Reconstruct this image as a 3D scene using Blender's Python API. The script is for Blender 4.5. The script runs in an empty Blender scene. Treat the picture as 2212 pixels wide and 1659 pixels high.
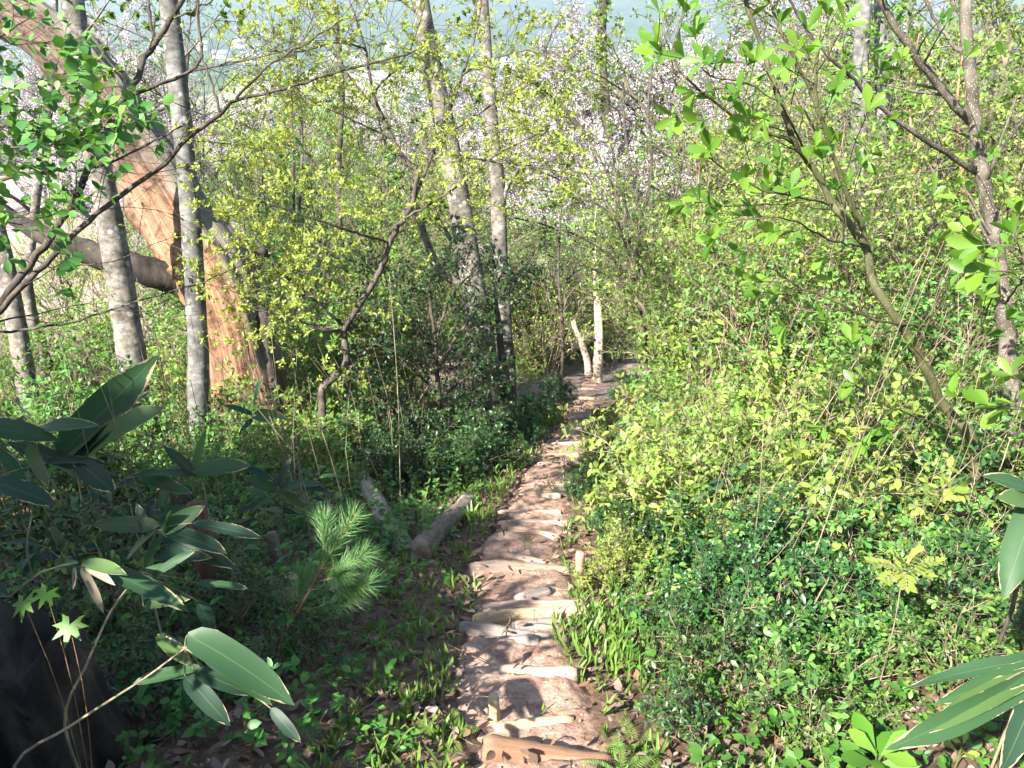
import bpy, math, random
import numpy as np
R = math.radians
SC = bpy.context.scene
COL = SC.collection
random.seed(11)
RNG = np.random.default_rng(11)

# ------------------------------------------------------------------ camera, sky, sun, exposure
PITCH = R(25.0)
CAM = np.array([0.0, 0.0, 1.6])
cd = bpy.data.cameras.new('camera')
cd.lens = 28.0; cd.sensor_width = 36.0; cd.clip_start = 0.05; cd.clip_end = 9000
co = bpy.data.objects.new('camera', cd); COL.objects.link(co)
co.location = CAM; co.rotation_euler = (R(90) - PITCH, 0, 0)
SC.camera = co

SUN_DIR = np.array([-0.52, -0.55, 0.66]); SUN_DIR /= np.linalg.norm(SUN_DIR)
SUN_EL = math.asin(SUN_DIR[2]); SUN_AZ = math.atan2(SUN_DIR[0], SUN_DIR[1])
w = bpy.data.worlds.new('World'); SC.world = w; w.use_nodes = True
nt = w.node_tree
for n in list(nt.nodes): nt.nodes.remove(n)
wo = nt.nodes.new('ShaderNodeOutputWorld'); bg = nt.nodes.new('ShaderNodeBackground')
st = nt.nodes.new('ShaderNodeTexSky'); st.sky_type = 'NISHITA'; st.sun_disc = False
st.sun_elevation = SUN_EL; st.sun_rotation = SUN_AZ
bg.inputs[1].default_value = 0.075
nt.links.new(st.outputs[0], bg.inputs[0]); nt.links.new(bg.outputs[0], wo.inputs[0])
sl = bpy.data.lights.new('sun', 'SUN'); sl.energy = 5.0; sl.angle = R(0.53); sl.color = (1.0, 0.95, 0.86)
so = bpy.data.objects.new('sun', sl); COL.objects.link(so)
so.rotation_euler = (R(90) - SUN_EL, 0, math.atan2(SUN_DIR[0], -SUN_DIR[1]))
so.location = (-30, -20, 40)
vs = SC.view_settings
vs.view_transform = 'Standard'; vs.look = 'None'; vs.gamma = 1.0; vs.exposure = 2.05
SC.cycles.max_bounces = 6; SC.cycles.diffuse_bounces = 3; SC.cycles.transmission_bounces = 4; SC.cycles.glossy_bounces = 2; SC.cycles.volume_bounces = 0
SC.cycles.transparent_max_bounces = 8; SC.cycles.sample_clamp_indirect = 6; SC.cycles.adaptive_threshold = .025

# ------------------------------------------------------------------ picture -> place
F = 2212 * 28 / 36
FW = np.array([0, math.cos(PITCH), -math.sin(PITCH)]); UP = np.array([0, math.sin(PITCH), math.cos(PITCH)])
def ray(u, v): return FW + np.array([1.0, 0, 0]) * ((u - 1106) / F) + UP * ((829.5 - v) / F)
def P(u, v, d): return CAM + ray(u, v) * d
def PP(*a): return np.array([P(*q) for q in a])
def S(a, b, x):
    t = np.clip((np.asarray(x, float) - a) / (b - a), 0, 1); return t * t * (3 - 2 * t)
SL = 0.39
def plane(u, v):
    r = ray(u, v); t = 1.6 / (-r[2] - SL * r[1]); return CAM + r * t
_pp = [(1175, 1655), (1150, 1560), (1122, 1465), (1105, 1370), (1145, 1290), (1128, 1230), (1112, 1190), (1160, 1120), (1168, 1075), (1200, 1000), (1222, 950), (1255, 890), (1268, 850), (1279, 815)]
_pw = np.array([plane(*q) for q in _pp])
_py = np.concatenate([[-6, 0], _pw[:, 1], [30, 40]]); _px = np.concatenate([[.25, .18], _pw[:, 0], [3.2, 4.5]])
def pathx(y): return np.interp(y, _py, _px)
def base_z(y):
    ky = [-40, 0, 25, 29, 36, 75, 150, 260, 900, 1300, 2000, 3200, 6000]
    kz = [15.6, 0, -9.75, -10.9, -11.4, -12.0, -36, -45, -45, -30, 38, 62, 62]
    return np.interp(y, ky, kz)
def hgt(x, y):
    x = np.asarray(x, float); y = np.asarray(y, float)
    z = base_z(y)
    z = z + 1.6 * S(3.5, 14, np.abs(x - pathx(y))) * S(6, 22, y) * (1 - S(32, 60, y))
    near = 1 - S(40, 90, y)
    off = S(.3, 1.2, np.abs(x - pathx(y)))
    z = z + near * off * (.05 * np.sin(x * 2.3 + y * 1.1) + .04 * np.sin(x * 5.1 - y * 3.7 + 1) + .07 * np.sin(x * .9 + y * .55 + 2))
    z = z + near * off * .10 * S(0, 1, x - pathx(y))
    far = S(900, 1600, y)
    z = z + far * (9 * np.sin(x / 310 + 1.3) + 5 * np.sin(x / 140 + y / 300) + 5 * np.sin(y / 260 + .7) - 4)
    return z
def G(u, v):
    r = ray(u, v); t = .5
    for i in range(4000):
        p = CAM + r * t
        if p[2] < hgt(p[0], p[1]): break
        t += .02 if t < 40 else .2
    return CAM + r * t
def Gd(u, v):
    p = G(u, v); return float(np.dot(p - CAM, FW))
def gp(x, y, dz=0.0): return np.array([x, y, float(hgt(x, y)) + dz])
def uv_of(p):
    q = np.asarray(p) - CAM; d = np.dot(q, FW); return 1106 + q[0] / d * F, 829.5 - np.dot(q, UP) / d * F

# ------------------------------------------------------------------ materials
def nodes(name):
    m = bpy.data.materials.new(name); m.use_nodes = True; t = m.node_tree
    for n in list(t.nodes): t.nodes.remove(n)
    return m, t, t.nodes.new('ShaderNodeOutputMaterial')
def N(t, k, **kw):
    n = t.nodes.new(k)
    for a, b in kw.items():
        if hasattr(n, a): setattr(n, a, b)
    return n
def ramp(t, src, stops):
    r = N(t, 'ShaderNodeValToRGB'); el = r.color_ramp.elements
    while len(el) < len(stops): el.new(.5)
    for e, (p, c) in zip(el, stops): e.position = p; e.color = (c[0], c[1], c[2], 1)
    t.links.new(src, r.inputs[0]); return r
def noise(t, scale, detail=4, rough=.6, stretch=None, src='Object', dist=0.0):
    tc = N(t, 'ShaderNodeTexCoord'); n = N(t, 'ShaderNodeTexNoise'); out = tc.outputs[src]
    if stretch is not None:
        mp = N(t, 'ShaderNodeMapping'); mp.inputs['Scale'].default_value = stretch
        t.links.new(out, mp.inputs[0]); out = mp.outputs[0]
    t.links.new(out, n.inputs['Vector'])
    n.inputs['Scale'].default_value = scale; n.inputs['Detail'].default_value = detail; n.inputs['Roughness'].default_value = rough
    n.inputs['Distortion'].default_value = dist
    return n
def mixc(t, fac, a, b, blend='MIX'):
    m = N(t, 'ShaderNodeMix', data_type='RGBA', blend_type=blend)
    for i, s in ((0, fac), (6, a), (7, b)):
        if isinstance(s, (int, float)): m.inputs[i].default_value = s
        elif isinstance(s, tuple): m.inputs[i].default_value = (*s, 1)
        else: t.links.new(s, m.inputs[i])
    return m.outputs[2]
def bump(t, src, strength, dist, pr):
    b = N(t, 'ShaderNodeBump'); b.inputs['Strength'].default_value = strength; b.inputs['Distance'].default_value = dist
    t.links.new(src, b.inputs['Height']); t.links.new(b.outputs[0], pr.inputs['Normal'])
def M_leaf(name, cols, trans=.35, rough=.45, spec=.35, tcol=(1.25, 1.2, .5), hue=.03):
    m, t, o = nodes(name)
    g = N(t, 'ShaderNodeNewGeometry')
    k = len(cols)
    r = ramp(t, g.outputs['Random Per Island'], [(i / max(1, k - 1), c) for i, c in enumerate(cols)])
    oi = N(t, 'ShaderNodeObjectInfo'); hs = N(t, 'ShaderNodeHueSaturation')
    mr = N(t, 'ShaderNodeMapRange'); mr.inputs[3].default_value = .5 - hue * .3; mr.inputs[4].default_value = .5 + hue
    t.links.new(oi.outputs['Random'], mr.inputs[0]); t.links.new(mr.outputs[0], hs.inputs['Hue'])
    mv = N(t, 'ShaderNodeMapRange'); mv.inputs[3].default_value = .8; mv.inputs[4].default_value = 1.15
    t.links.new(oi.outputs['Random'], mv.inputs[0]); t.links.new(mv.outputs[0], hs.inputs['Value'])
    t.links.new(r.outputs[0], hs.inputs['Color'])
    col = hs.outputs[0]
    p = N(t, 'ShaderNodeBsdfPrincipled'); p.inputs['Roughness'].default_value = rough
    p.inputs['Specular IOR Level'].default_value = spec
    t.links.new(col, p.inputs['Base Color'])
    if trans > 0:
        tr = N(t, 'ShaderNodeBsdfTranslucent')
        t.links.new(mixc(t, 1.0, col, tcol, 'MULTIPLY'), tr.inputs[0])
        mx = N(t, 'ShaderNodeMixShader'); mx.inputs[0].default_value = trans
        t.links.new(p.outputs[0], mx.inputs[1]); t.links.new(tr.outputs[0], mx.inputs[2])
        t.links.new(mx.outputs[0], o.inputs[0])
    else: t.links.new(p.outputs[0], o.inputs[0])
    return m
def M_bark(name, c0, c1, c2, scale=9, stretch=(1, 1, .35), bs=.5, spots=None):
    m, t, o = nodes(name)
    p = N(t, 'ShaderNodeBsdfPrincipled'); p.inputs['Roughness'].default_value = .9; p.inputs['Specular IOR Level'].default_value = .15
    n1 = noise(t, scale, 7, .65, stretch); n2 = noise(t, scale * .28, 3, .5, None)
    r = ramp(t, n1.outputs[0], [(.32, c0), (.5, c1), (.66, c2)])
    r2 = ramp(t, n2.outputs[0], [(.38, (.6, .6, .58)), (.62, (1.2, 1.2, 1.17))])
    c = mixc(t, 1.0, r.outputs[0], r2.outputs[0], 'MULTIPLY')
    if spots:
        tc = N(t, 'ShaderNodeTexCoord'); v = N(t, 'ShaderNodeTexVoronoi'); v.inputs['Scale'].default_value = spots[0]
        t.links.new(tc.outputs['Object'], v.inputs['Vector'])
        rr = ramp(t, v.outputs['Distance'], [(spots[1], (1, 1, 1)), (spots[1] + .07, (0, 0, 0))])
        c = mixc(t, rr.outputs[0], c, spots[2])
    t.links.new(c, p.inputs['Base Color'])
    bump(t, n1.outputs[0], bs, .02, p)
    t.links.new(p.outputs[0], o.inputs[0]); return m
def M_plain(name, c, rough=.8, var=.25, scale=6):
    m, t, o = nodes(name); p = N(t, 'ShaderNodeBsdfPrincipled'); p.inputs['Roughness'].default_value = rough
    n = noise(t, scale, 4); lo = tuple(x * (1 - var) for x in c); hi = tuple(x * (1 + var) for x in c)
    r = ramp(t, n.outputs[0], [(.35, lo), (.65, hi)]); t.links.new(r.outputs[0], p.inputs['Base Color'])
    bump(t, n.outputs[0], .25, .02, p)
    t.links.new(p.outputs[0], o.inputs[0]); return m

Y = {}
Y['young'] = M_leaf('young_leaf', [(.14, .235, .045), (.23, .33, .07), (.12, .22, .04), (.30, .39, .095), (.075, .16, .03), (.18, .28, .05)], .44)
Y['yellow'] = M_leaf('yellow_green_leaf', [(.24, .34, .055), (.33, .42, .08), (.27, .37, .075), (.38, .45, .11), (.16, .26, .045)], .46)
Y['mid'] = M_leaf('mid_green_leaf', [(.07, .15, .03), (.12, .22, .04), (.17, .28, .055), (.08, .17, .04), (.05, .11, .025)], .3)
Y['broad'] = M_leaf('broad_green_leaf', [(.07, .19, .02), (.12, .27, .03), (.19, .34, .04), (.10, .24, .05)], .44, .4, .4)
Y['dark'] = M_leaf('dark_evergreen_leaf', [(.018, .05, .014), (.03, .075, .02), (.05, .11, .025), (.022, .06, .022), (.07, .15, .03)], .15, .42, .35)
Y['deep'] = M_leaf('deep_evergreen_leaf', [(.012, .035, .010), (.02, .05, .014), (.03, .075, .018), (.06, .13, .025)], .12, .42, .35)
Y['herb'] = M_leaf('herb_leaf', [(.035, .10, .016), (.06, .16, .022), (.10, .22, .026), (.045, .12, .03)], .28)
Y['grass'] = M_leaf('grass_blade', [(.08, .15, .025), (.14, .22, .04), (.20, .28, .06), (.10, .14, .04)], .3)
Y['litter'] = M_leaf('dry_leaf', [(.16, .10, .07), (.27, .18, .13), (.09, .055, .04), (.34, .26, .20), (.14, .10, .08), (.22, .12, .07), (.19, .165, .14)], .1, .8, .15, (1, .9, .7), .01)
Y['petal'] = M_leaf('cherry_petal', [(.50, .455, .455), (.60, .56, .555), (.44, .395, .40), (.55, .51, .51), (.36, .32, .315)], .25, .7, .1, (1, .95, 1), .01)
Y['flower'] = M_leaf('yellow_flower', [(.45, .42, .06), (.55, .48, .10), (.40, .38, .05)], .3)
Y['needle'] = M_leaf('pine_needle', [(.09, .20, .06), (.15, .29, .09), (.23, .37, .16)], .2, .4, .4)
Y['red'] = M_leaf('bronze_leaf', [(.19, .26, .05), (.25, .32, .07), (.22, .22, .05), (.28, .35, .09)], .35)
Y['reed'] = M_leaf('dry_reed', [(.30, .24, .16), (.38, .32, .22), (.24, .19, .14)], .15, .8, .1, (1, 1, .8), .01)
B = {}
B['grey'] = M_bark('grey_bark', (.06, .052, .045), (.145, .13, .112), (.225, .205, .18), 13, (1, 1, 1.5), .6, (6, .17, (.27, .265, .24)))
B['darkgrey'] = M_bark('dark_grey_bark', (.07, .068, .065), (.12, .115, .11), (.20, .195, .185), 12, (1, 1, 1.6), .3, (5, .16, (.30, .30, .28)))
B['brown'] = M_bark('brown_bark', (.09, .07, .055), (.16, .13, .10), (.23, .19, .155), 14)
B['darktwig'] = M_bark('dark_twig_bark', (.045, .036, .03), (.08, .065, .055), (.12, .10, .085), 20)
B['speck'] = M_bark('speckled_bark', (.06, .05, .04), (.10, .085, .068), (.14, .12, .10), 16, (1, 1, .4), .3, (70, .17, (.34, .32, .27)))
B['mossy'] = M_bark('mossy_bark', (.045, .045, .022), (.085, .085, .04), (.13, .125, .07), 18, (1, 1, .4), .4, (80, .15, (.20, .22, .10)))
B['pale'] = M_bark('pale_bark', (.34, .27, .20), (.47, .39, .31), (.56, .49, .41), 9)
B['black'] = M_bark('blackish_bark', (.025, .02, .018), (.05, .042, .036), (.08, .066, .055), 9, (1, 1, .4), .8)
B['twig'] = M_bark('tan_twig', (.17, .13, .09), (.26, .20, .145), (.33, .27, .20), 20)
B['redtwig'] = M_bark('orange_twig', (.20, .10, .05), (.30, .17, .09), (.36, .22, .12), 20)
B['culm'] = M_bark('cane_stem', (.17, .15, .09), (.27, .24, .15), (.36, .32, .22), 22)
B['green'] = M_bark('green_stem', (.08, .12, .03), (.13, .17, .05), (.18, .2, .08), 20)

def M_sasa():
    m, t, o = nodes('bamboo_grass_leaf')
    uv = N(t, 'ShaderNodeUVMap'); sp = N(t, 'ShaderNodeSeparateXYZ'); t.links.new(uv.outputs[0], sp.inputs[0])
    g = N(t, 'ShaderNodeNewGeometry')
    ns = noise(t, 14, 5, .7)
    a = N(t, 'ShaderNodeMath', operation='ABSOLUTE'); t.links.new(sp.outputs[0], a.inputs[0])
    pw = N(t, 'ShaderNodeMath', operation='POWER'); pw.inputs[1].default_value = 6; t.links.new(sp.outputs[1], pw.inputs[0])
    ad = N(t, 'ShaderNodeMath', operation='MULTIPLY_ADD'); ad.inputs[1].default_value = .55; t.links.new(pw.outputs[0], ad.inputs[0]); t.links.new(a.outputs[0], ad.inputs[2])
    ad2 = N(t, 'ShaderNodeMath', operation='MULTIPLY_ADD'); ad2.inputs[1].default_value = 1.5; nsl = noise(t, 3.2, 4, .6); nm = N(t, 'ShaderNodeMath', operation='MULTIPLY'); t.links.new(ns.outputs[0], nm.inputs[0]); t.links.new(nsl.outputs[0], nm.inputs[1]); t.links.new(nm.outputs[0], ad2.inputs[0]); t.links.new(ad.outputs[0], ad2.inputs[2])
    edge = ramp(t, ad2.outputs[0], [(.0, (0, 0, 0)), (1.0, (1, 1, 1))]); edge.color_ramp.elements[0].position = .97
    ad3 = N(t, 'ShaderNodeMath', operation='SUBTRACT'); t.links.new(ad2.outputs[0], ad3.inputs[0]); ad3.inputs[1].default_value = .47
    ed = ramp(t, ad3.outputs[0], [(.95, (0, 0, 0)), (1.0, (1, 1, 1))])
    wv = N(t, 'ShaderNodeMath', operation='SINE'); ml = N(t, 'ShaderNodeMath', operation='MULTIPLY'); ml.inputs[1].default_value = 55
    t.links.new(sp.outputs[0], ml.inputs[0]); t.links.new(ml.outputs[0], wv.inputs[0])
    base = ramp(t, g.outputs['Random Per Island'], [(0, (.016, .042, .026)), (.4, (.026, .064, .032)), (.8, (.04, .095, .036)), (1, (.08, .14, .04))])
    vein = ramp(t, wv.outputs[0], [(0, (.88, .88, .88)), (1, (1.15, 1.15, 1.15))])
    c = mixc(t, 1.0, base.outputs[0], vein.outputs[0], 'MULTIPLY')
    mid = ramp(t, a.outputs[0], [(.015, (1, 1, 1)), (.05, (0, 0, 0))])
    c = mixc(t, mid.outputs[0], c, (.07, .12, .05))
    c = mixc(t, ed.outputs[0], c, (.40, .31, .19))
    p = N(t, 'ShaderNodeBsdfPrincipled'); p.inputs['Roughness'].default_value = .48; p.inputs['Specular IOR Level'].default_value = .25
    t.links.new(c, p.inputs['Base Color'])
    tr = N(t, 'ShaderNodeBsdfTranslucent'); t.links.new(mixc(t, 1.0, c, (1.3, 1.5, .5), 'MULTIPLY'), tr.inputs[0])
    mx = N(t, 'ShaderNodeMixShader'); mx.inputs[0].default_value = .25
    t.links.new(p.outputs[0], mx.inputs[1]); t.links.new(tr.outputs[0], mx.inputs[2]); t.links.new(mx.outputs[0], o.inputs[0])
    return m
Y['sasa'] = M_sasa()
def M_wood(name, c0, c1, c2, stretch, scale=6, bs=.5):
    m, t, o = nodes(name)
    p = N(t, 'ShaderNodeBsdfPrincipled'); p.inputs['Roughness'].default_value = .88; p.inputs['Specular IOR Level'].default_value = .15
    n1 = noise(t, scale, 8, .7, stretch, dist=.3); n2 = noise(t, 2.2, 3)
    r = ramp(t, n1.outputs[0], [(.28, c0), (.48, c1), (.68, c2)])
    r2 = ramp(t, n2.outputs[0], [(.35, (.72, .68, .66)), (.65, (1.15, 1.15, 1.15))])
    t.links.new(mixc(t, 1.0, r.outputs[0], r2.outputs[0], 'MULTIPLY'), p.inputs['Base Color'])
    bump(t, n1.outputs[0], bs, .015, p); t.links.new(p.outputs[0], o.inputs[0]); return m
W = {}
W['log'] = M_wood('weathered_log', (.19, .135, .10), (.35, .265, .21), (.47, .38, .31), (.5, 9, 9), 3)
W['greylog'] = M_wood('grey_weathered_log', (.15, .12, .10), (.28, .24, .21), (.39, .345, .31), (.5, 9, 9), 3)
W['yellowlog'] = M_wood('yellow_weathered_log', (.30, .20, .11), (.50, .38, .23), (.60, .49, .34), (.5, 9, 9), 3)
W['brownlog'] = M_wood('brown_board', (.16, .085, .05), (.27, .155, .10), (.34, .22, .15), (.4, 9, 9), 3)
W['soillog'] = M_wood('earthy_log', (.20, .12, .085), (.36, .25, .19), (.46, .35, .28), (.6, 7, 7), 3)
W['barklog'] = M_wood('bark_log', (.10, .08, .06), (.22, .18, .14), (.34, .29, .23), (1.2, 4, 4), 5, .9)
W['darklog'] = M_wood('dark_rotten_log', (.05, .03, .02), (.12, .07, .045), (.20, .125, .08), (.6, 7, 7), 4, .8)
W['cut'] = M_wood('cut_wood', (.32, .20, .11), (.46, .31, .19), (.54, .40, .27), (3, 3, 3), 4, .3)

def M_rings():
    m, t, o = nodes('sawn_rings'); p = N(t, 'ShaderNodeBsdfPrincipled'); p.inputs['Roughness'].default_value = .9
    tc = N(t, 'ShaderNodeTexCoord'); wv = N(t, 'ShaderNodeTexWave', wave_type='RINGS', rings_direction='X'); t.links.new(tc.outputs['Object'], wv.inputs['Vector'])
    wv.inputs['Scale'].default_value = 38; wv.inputs['Distortion'].default_value = 2.5; wv.inputs['Detail'].default_value = 4
    n1 = noise(t, 14, 6, .7)
    r = ramp(t, wv.outputs['Fac'], [(.2, (.13, .085, .055)), (.7, (.27, .19, .125))]); r2 = ramp(t, n1.outputs[0], [(.35, (.55, .5, .48)), (.6, (1.1, 1.1, 1.1))])
    t.links.new(mixc(t, 1.0, r.outputs[0], r2.outputs[0], 'MULTIPLY'), p.inputs['Base Color']); t.links.new(p.outputs[0], o.inputs[0]); return m
W['rings'] = M_rings()
def M_ground():
    m, t, o = nodes('forest_floor')
    p = N(t, 'ShaderNodeBsdfPrincipled'); p.inputs['Roughness'].default_value = .95; p.inputs['Specular IOR Level'].default_value = .1
    n1 = noise(t, 9, 8, .7); n2 = noise(t, 1.1, 4); n3 = noise(t, 45, 4, .7)
    r = ramp(t, n1.outputs[0], [(.3, (.05, .033, .022)), (.48, (.12, .08, .055)), (.66, (.22, .155, .11))])
    r3 = ramp(t, n3.outputs[0], [(.35, (.6, .6, .6)), (.7, (1.35, 1.3, 1.25))])
    c = mixc(t, 1.0, r.outputs[0], r3.outputs[0], 'MULTIPLY')
    # the flat terrace under the cherries is strewn with pale petals and dry leaves; the valley is grass and woods
    g = N(t, 'ShaderNodeNewGeometry'); sp = N(t, 'ShaderNodeSeparateXYZ'); t.links.new(g.outputs['Position'], sp.inputs[0])
    def band(a, b):
        mr = N(t, 'ShaderNodeMapRange'); mr.inputs[1].default_value = a; mr.inputs[2].default_value = b; mr.clamp = True
        t.links.new(sp.outputs[1], mr.inputs[0]); return mr.outputs[0]
    n4 = noise(t, 3.0, 6, .75)
    pet = ramp(t, n4.outputs[0], [(.34, (.16, .12, .09)), (.5, (.33, .26, .235)), (.64, (.42, .35, .33))])
    c = mixc(t, band(13, 24), c, pet.outputs[0])
    n5 = noise(t, .012, 5, .6)
    val = ramp(t, n5.outputs[0], [(.38, (.03, .055, .028)), (.52, (.05, .085, .035)), (.6, (.08, .11, .05)), (.66, (.20, .22, .12))])
    c = mixc(t, band(85, 130), c, val.outputs[0])
    # pale mown fields on the valley floor
    def field(c, x0, x1, y0, y1, colr):
        f = None
        for ax, (a, b) in ((0, (x0, x1)), (1, (y0, y1))):
            for e, sg in ((a, 1), (b, -1)):
                mr = N(t, 'ShaderNodeMapRange'); mr.inputs[1].default_value = e - 4 * sg; mr.inputs[2].default_value = e + 4 * sg; t.links.new(sp.outputs[ax], mr.inputs[0])
                if f is None: f = mr.outputs[0]
                else:
                    mm = N(t, 'ShaderNodeMath', operation='MULTIPLY'); t.links.new(f, mm.inputs[0]); t.links.new(mr.outputs[0], mm.inputs[1]); f = mm.outputs[0]
        return mixc(t, f, c, colr)
    c = field(c, -190, -70, 430, 640, (.24, .26, .15)); c = field(c, -180, -60, 655, 760, (.34, .33, .26)); c = field(c, 20, 70, 500, 620, (.22, .27, .12))
    n6 = noise(t, .03, 7, .7)
    hil = ramp(t, n6.outputs[0], [(.35, (.02, .04, .025)), (.55, (.04, .065, .035)), (.7, (.07, .095, .05))])
    c = mixc(t, band(960, 1250), c, hil.outputs[0])
    t.links.new(c, p.inputs['Base Color']); bump(t, n1.outputs[0], .7, .03, p)
    t.links.new(p.outputs[0], o.inputs[0]); return m
def M_path():
    m, t, o = nodes('trodden_earth')
    p = N(t, 'ShaderNodeBsdfPrincipled'); p.inputs['Roughness'].default_value = .95; p.inputs['Specular IOR Level'].default_value = .1
    n1 = noise(t, 13, 9, .72); n2 = noise(t, 1.6, 4, .6); n3 = noise(t, 90, 4, .7); n4 = noise(t, 5, 5, .7)
    r = ramp(t, n1.outputs[0], [(.28, (.23, .145, .105)), (.46, (.38, .255, .195)), (.62, (.49, .355, .28))])
    r2 = ramp(t, n2.outputs[0], [(.35, (.72, .68, .66)), (.6, (1.1, 1.1, 1.1))])
    r3 = ramp(t, n3.outputs[0], [(.3, (.7, .68, .66)), (.7, (1.25, 1.25, 1.25))])
    r4 = ramp(t, n4.outputs[0], [(.38, (.72, .66, .62)), (.52, (1, 1, 1))])
    c = mixc(t, 1.0, r.outputs[0], r2.outputs[0], 'MULTIPLY'); c = mixc(t, 1.0, c, r3.outputs[0], 'MULTIPLY'); c = mixc(t, 1.0, c, r4.outputs[0], 'MULTIPLY')
    t.links.new(c, p.inputs['Base Color']); bump(t, n1.outputs[0], .9, .03, p)
    t.links.new(p.outputs[0], o.inputs[0]); return m

# ------------------------------------------------------------------ mesh helpers
def nrm(a):
    a = np.asarray(a, float); return a / np.maximum(1e-9, np.linalg.norm(a, axis=-1, keepdims=True))
def mesh_np(name, V, quads=None, tris=None, uv=None, smooth=True):
    me = bpy.data.meshes.new(name)
    q = np.zeros((0, 4), int) if quads is None else np.asarray(quads, int).reshape(-1, 4)
    t = np.zeros((0, 3), int) if tris is None else np.asarray(tris, int).reshape(-1, 3)
    V = np.asarray(V, np.float32)
    me.vertices.add(len(V)); me.vertices.foreach_set('co', V.ravel())
    loops = np.concatenate([q.ravel(), t.ravel()]).astype(np.int32)
    me.loops.add(len(loops)); me.loops.foreach_set('vertex_index', loops)
    starts = np.concatenate([np.arange(len(q)) * 4, len(q) * 4 + np.arange(len(t)) * 3]).astype(np.int32)
    me.polygons.add(len(starts)); me.polygons.foreach_set('loop_start', starts)
    if smooth: me.polygons.foreach_set('use_smooth', np.ones(len(starts), bool))
    if uv is not None:
        l = me.uv_layers.new(name='UVMap'); l.data.foreach_set('uv', np.asarray(uv, np.float32)[loops].ravel())
    me.update(calc_edges=True); me.validate(); return me
def link(name, me, mat, parent=None, loc=None):
    if mat is not None and not me.materials: me.materials.append(mat)
    o = bpy.data.objects.new(name, me); COL.objects.link(o)
    if parent is not None: o.parent = parent
    if loc is not None: o.location = loc
    return o
def tag(o, label, cat, group=None):
    o['label'] = label; o['category'] = cat
    if group: o['group'] = group
    return o
def empty(name, loc, label, cat, group=None, rz=0.0, sc=1.0):
    o = bpy.data.objects.new(name, None); COL.objects.link(o); o.empty_display_size = .1
    o.location = loc; o.rotation_euler = (0, 0, rz); o.scale = (sc, sc, sc) if np.isscalar(sc) else sc
    return tag(o, label, cat, group)
def smooth_line(pts, n):
    pts = np.asarray(pts, float)
    if len(pts) < 3:
        t = np.linspace(0, 1, n)[:, None]; return pts[0] * (1 - t) + pts[-1] * t
    q = np.vstack([2 * pts[0] - pts[1], pts, 2 * pts[-1] - pts[-2]])
    seg = np.concatenate([[0], np.cumsum(np.linalg.norm(np.diff(pts, axis=0), axis=1))]); seg /= seg[-1]
    out = []
    for s in np.linspace(0, 1, n):
        i = min(len(pts) - 2, int(np.searchsorted(seg, s, 'right') - 1)); f = (s - seg[i]) / max(1e-9, seg[i + 1] - seg[i])
        a, b, c, d = q[i], q[i + 1], q[i + 2], q[i + 3]
        out.append(.5 * (2 * b + (c - a) * f + (2 * a - 5 * b + 4 * c - d) * f * f + (3 * b - a - 3 * c + d) * f ** 3))
    return np.array(out)
class SK:                                   # a skeleton: collects tubes, remembers where leaves grow
    def __init__(s): s.V = []; s.Q = []; s.T = []; s.n = 0; s.tips = []; s.nodes = []
    def tube(s, pts, r, sides=5, rough=0.0, cap=False):
        pts = np.asarray(pts, float); n = len(pts); r = np.broadcast_to(np.asarray(r, float), (n,))
        tg = nrm(np.gradient(pts, axis=0)); mt = nrm(pts[-1] - pts[0])
        ref = np.array([1., 0, 0]) if abs(mt[0]) < .7 else np.array([0, 1., 0])
        Nn = nrm(np.cross(tg, ref)); Bn = np.cross(tg, Nn)
        a = np.arange(sides) / sides * 2 * math.pi
        rr = r[:, None] * np.ones((1, sides))
        if rough: 
            k = RNG.normal(0, 1, (n, sides)); k = (k + np.roll(k, 1, 0) + np.roll(k, 1, 1)) / 1.7; rr = rr * (1 + rough * k)
        ring = pts[:, None] + rr[..., None] * (np.cos(a)[None, :, None] * Nn[:, None] + np.sin(a)[None, :, None] * Bn[:, None])
        s.V.append(ring.reshape(-1, 3)); i = np.arange(n - 1)[:, None] * sides; j = np.arange(sides)[None]; j2 = (j + 1) % sides
        s.Q.append((np.stack([i + j, i + j2, i + sides + j2, i + sides + j], -1) + s.n).reshape(-1, 4)); s.n += n * sides
        if cap:
            for e, fl in ((0, 1), (n - 1, 0)):
                s.V.append(pts[e][None]); c = s.n; s.n += 1; b = c - (n * sides) - (0 if fl else 1) + e * sides
                tt = np.stack([np.full(sides, c), b + np.arange(sides), b + (np.arange(sides) + 1) % sides], -1)
                s.T.append(tt[:, ::-1] if fl else tt)
    def mesh(s, name):
        return mesh_np(name, np.vstack(s.V), np.vstack(s.Q), np.vstack(s.T) if s.T else None)
def grow(sk, p, d, L, r, lvl, q):
    n = max(2, int(round(L / q['seg']))); pts = [p]; ds = [d]
    for i in range(n):
        d = d + RNG.normal(0, q['jit'], 3); d[2] += q['trop']; d = d / np.linalg.norm(d)
        p = p + d * (L / n); pts.append(p); ds.append(d)
    sk.tube(pts, np.linspace(r, max(r * .4, q.get('rmin', .001)), n + 1), 5 if lvl == 0 else 4 if lvl == 1 else 3)
    if lvl >= q['leaf']:
        sk.tips.append((pts[-1], d)); sk.nodes += list(zip(pts[1:-1], ds[1:-1]))
    if lvl < q['max']:
        branch_off(sk, pts, ds, L, r, lvl, q, q['kids'][lvl])
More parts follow.
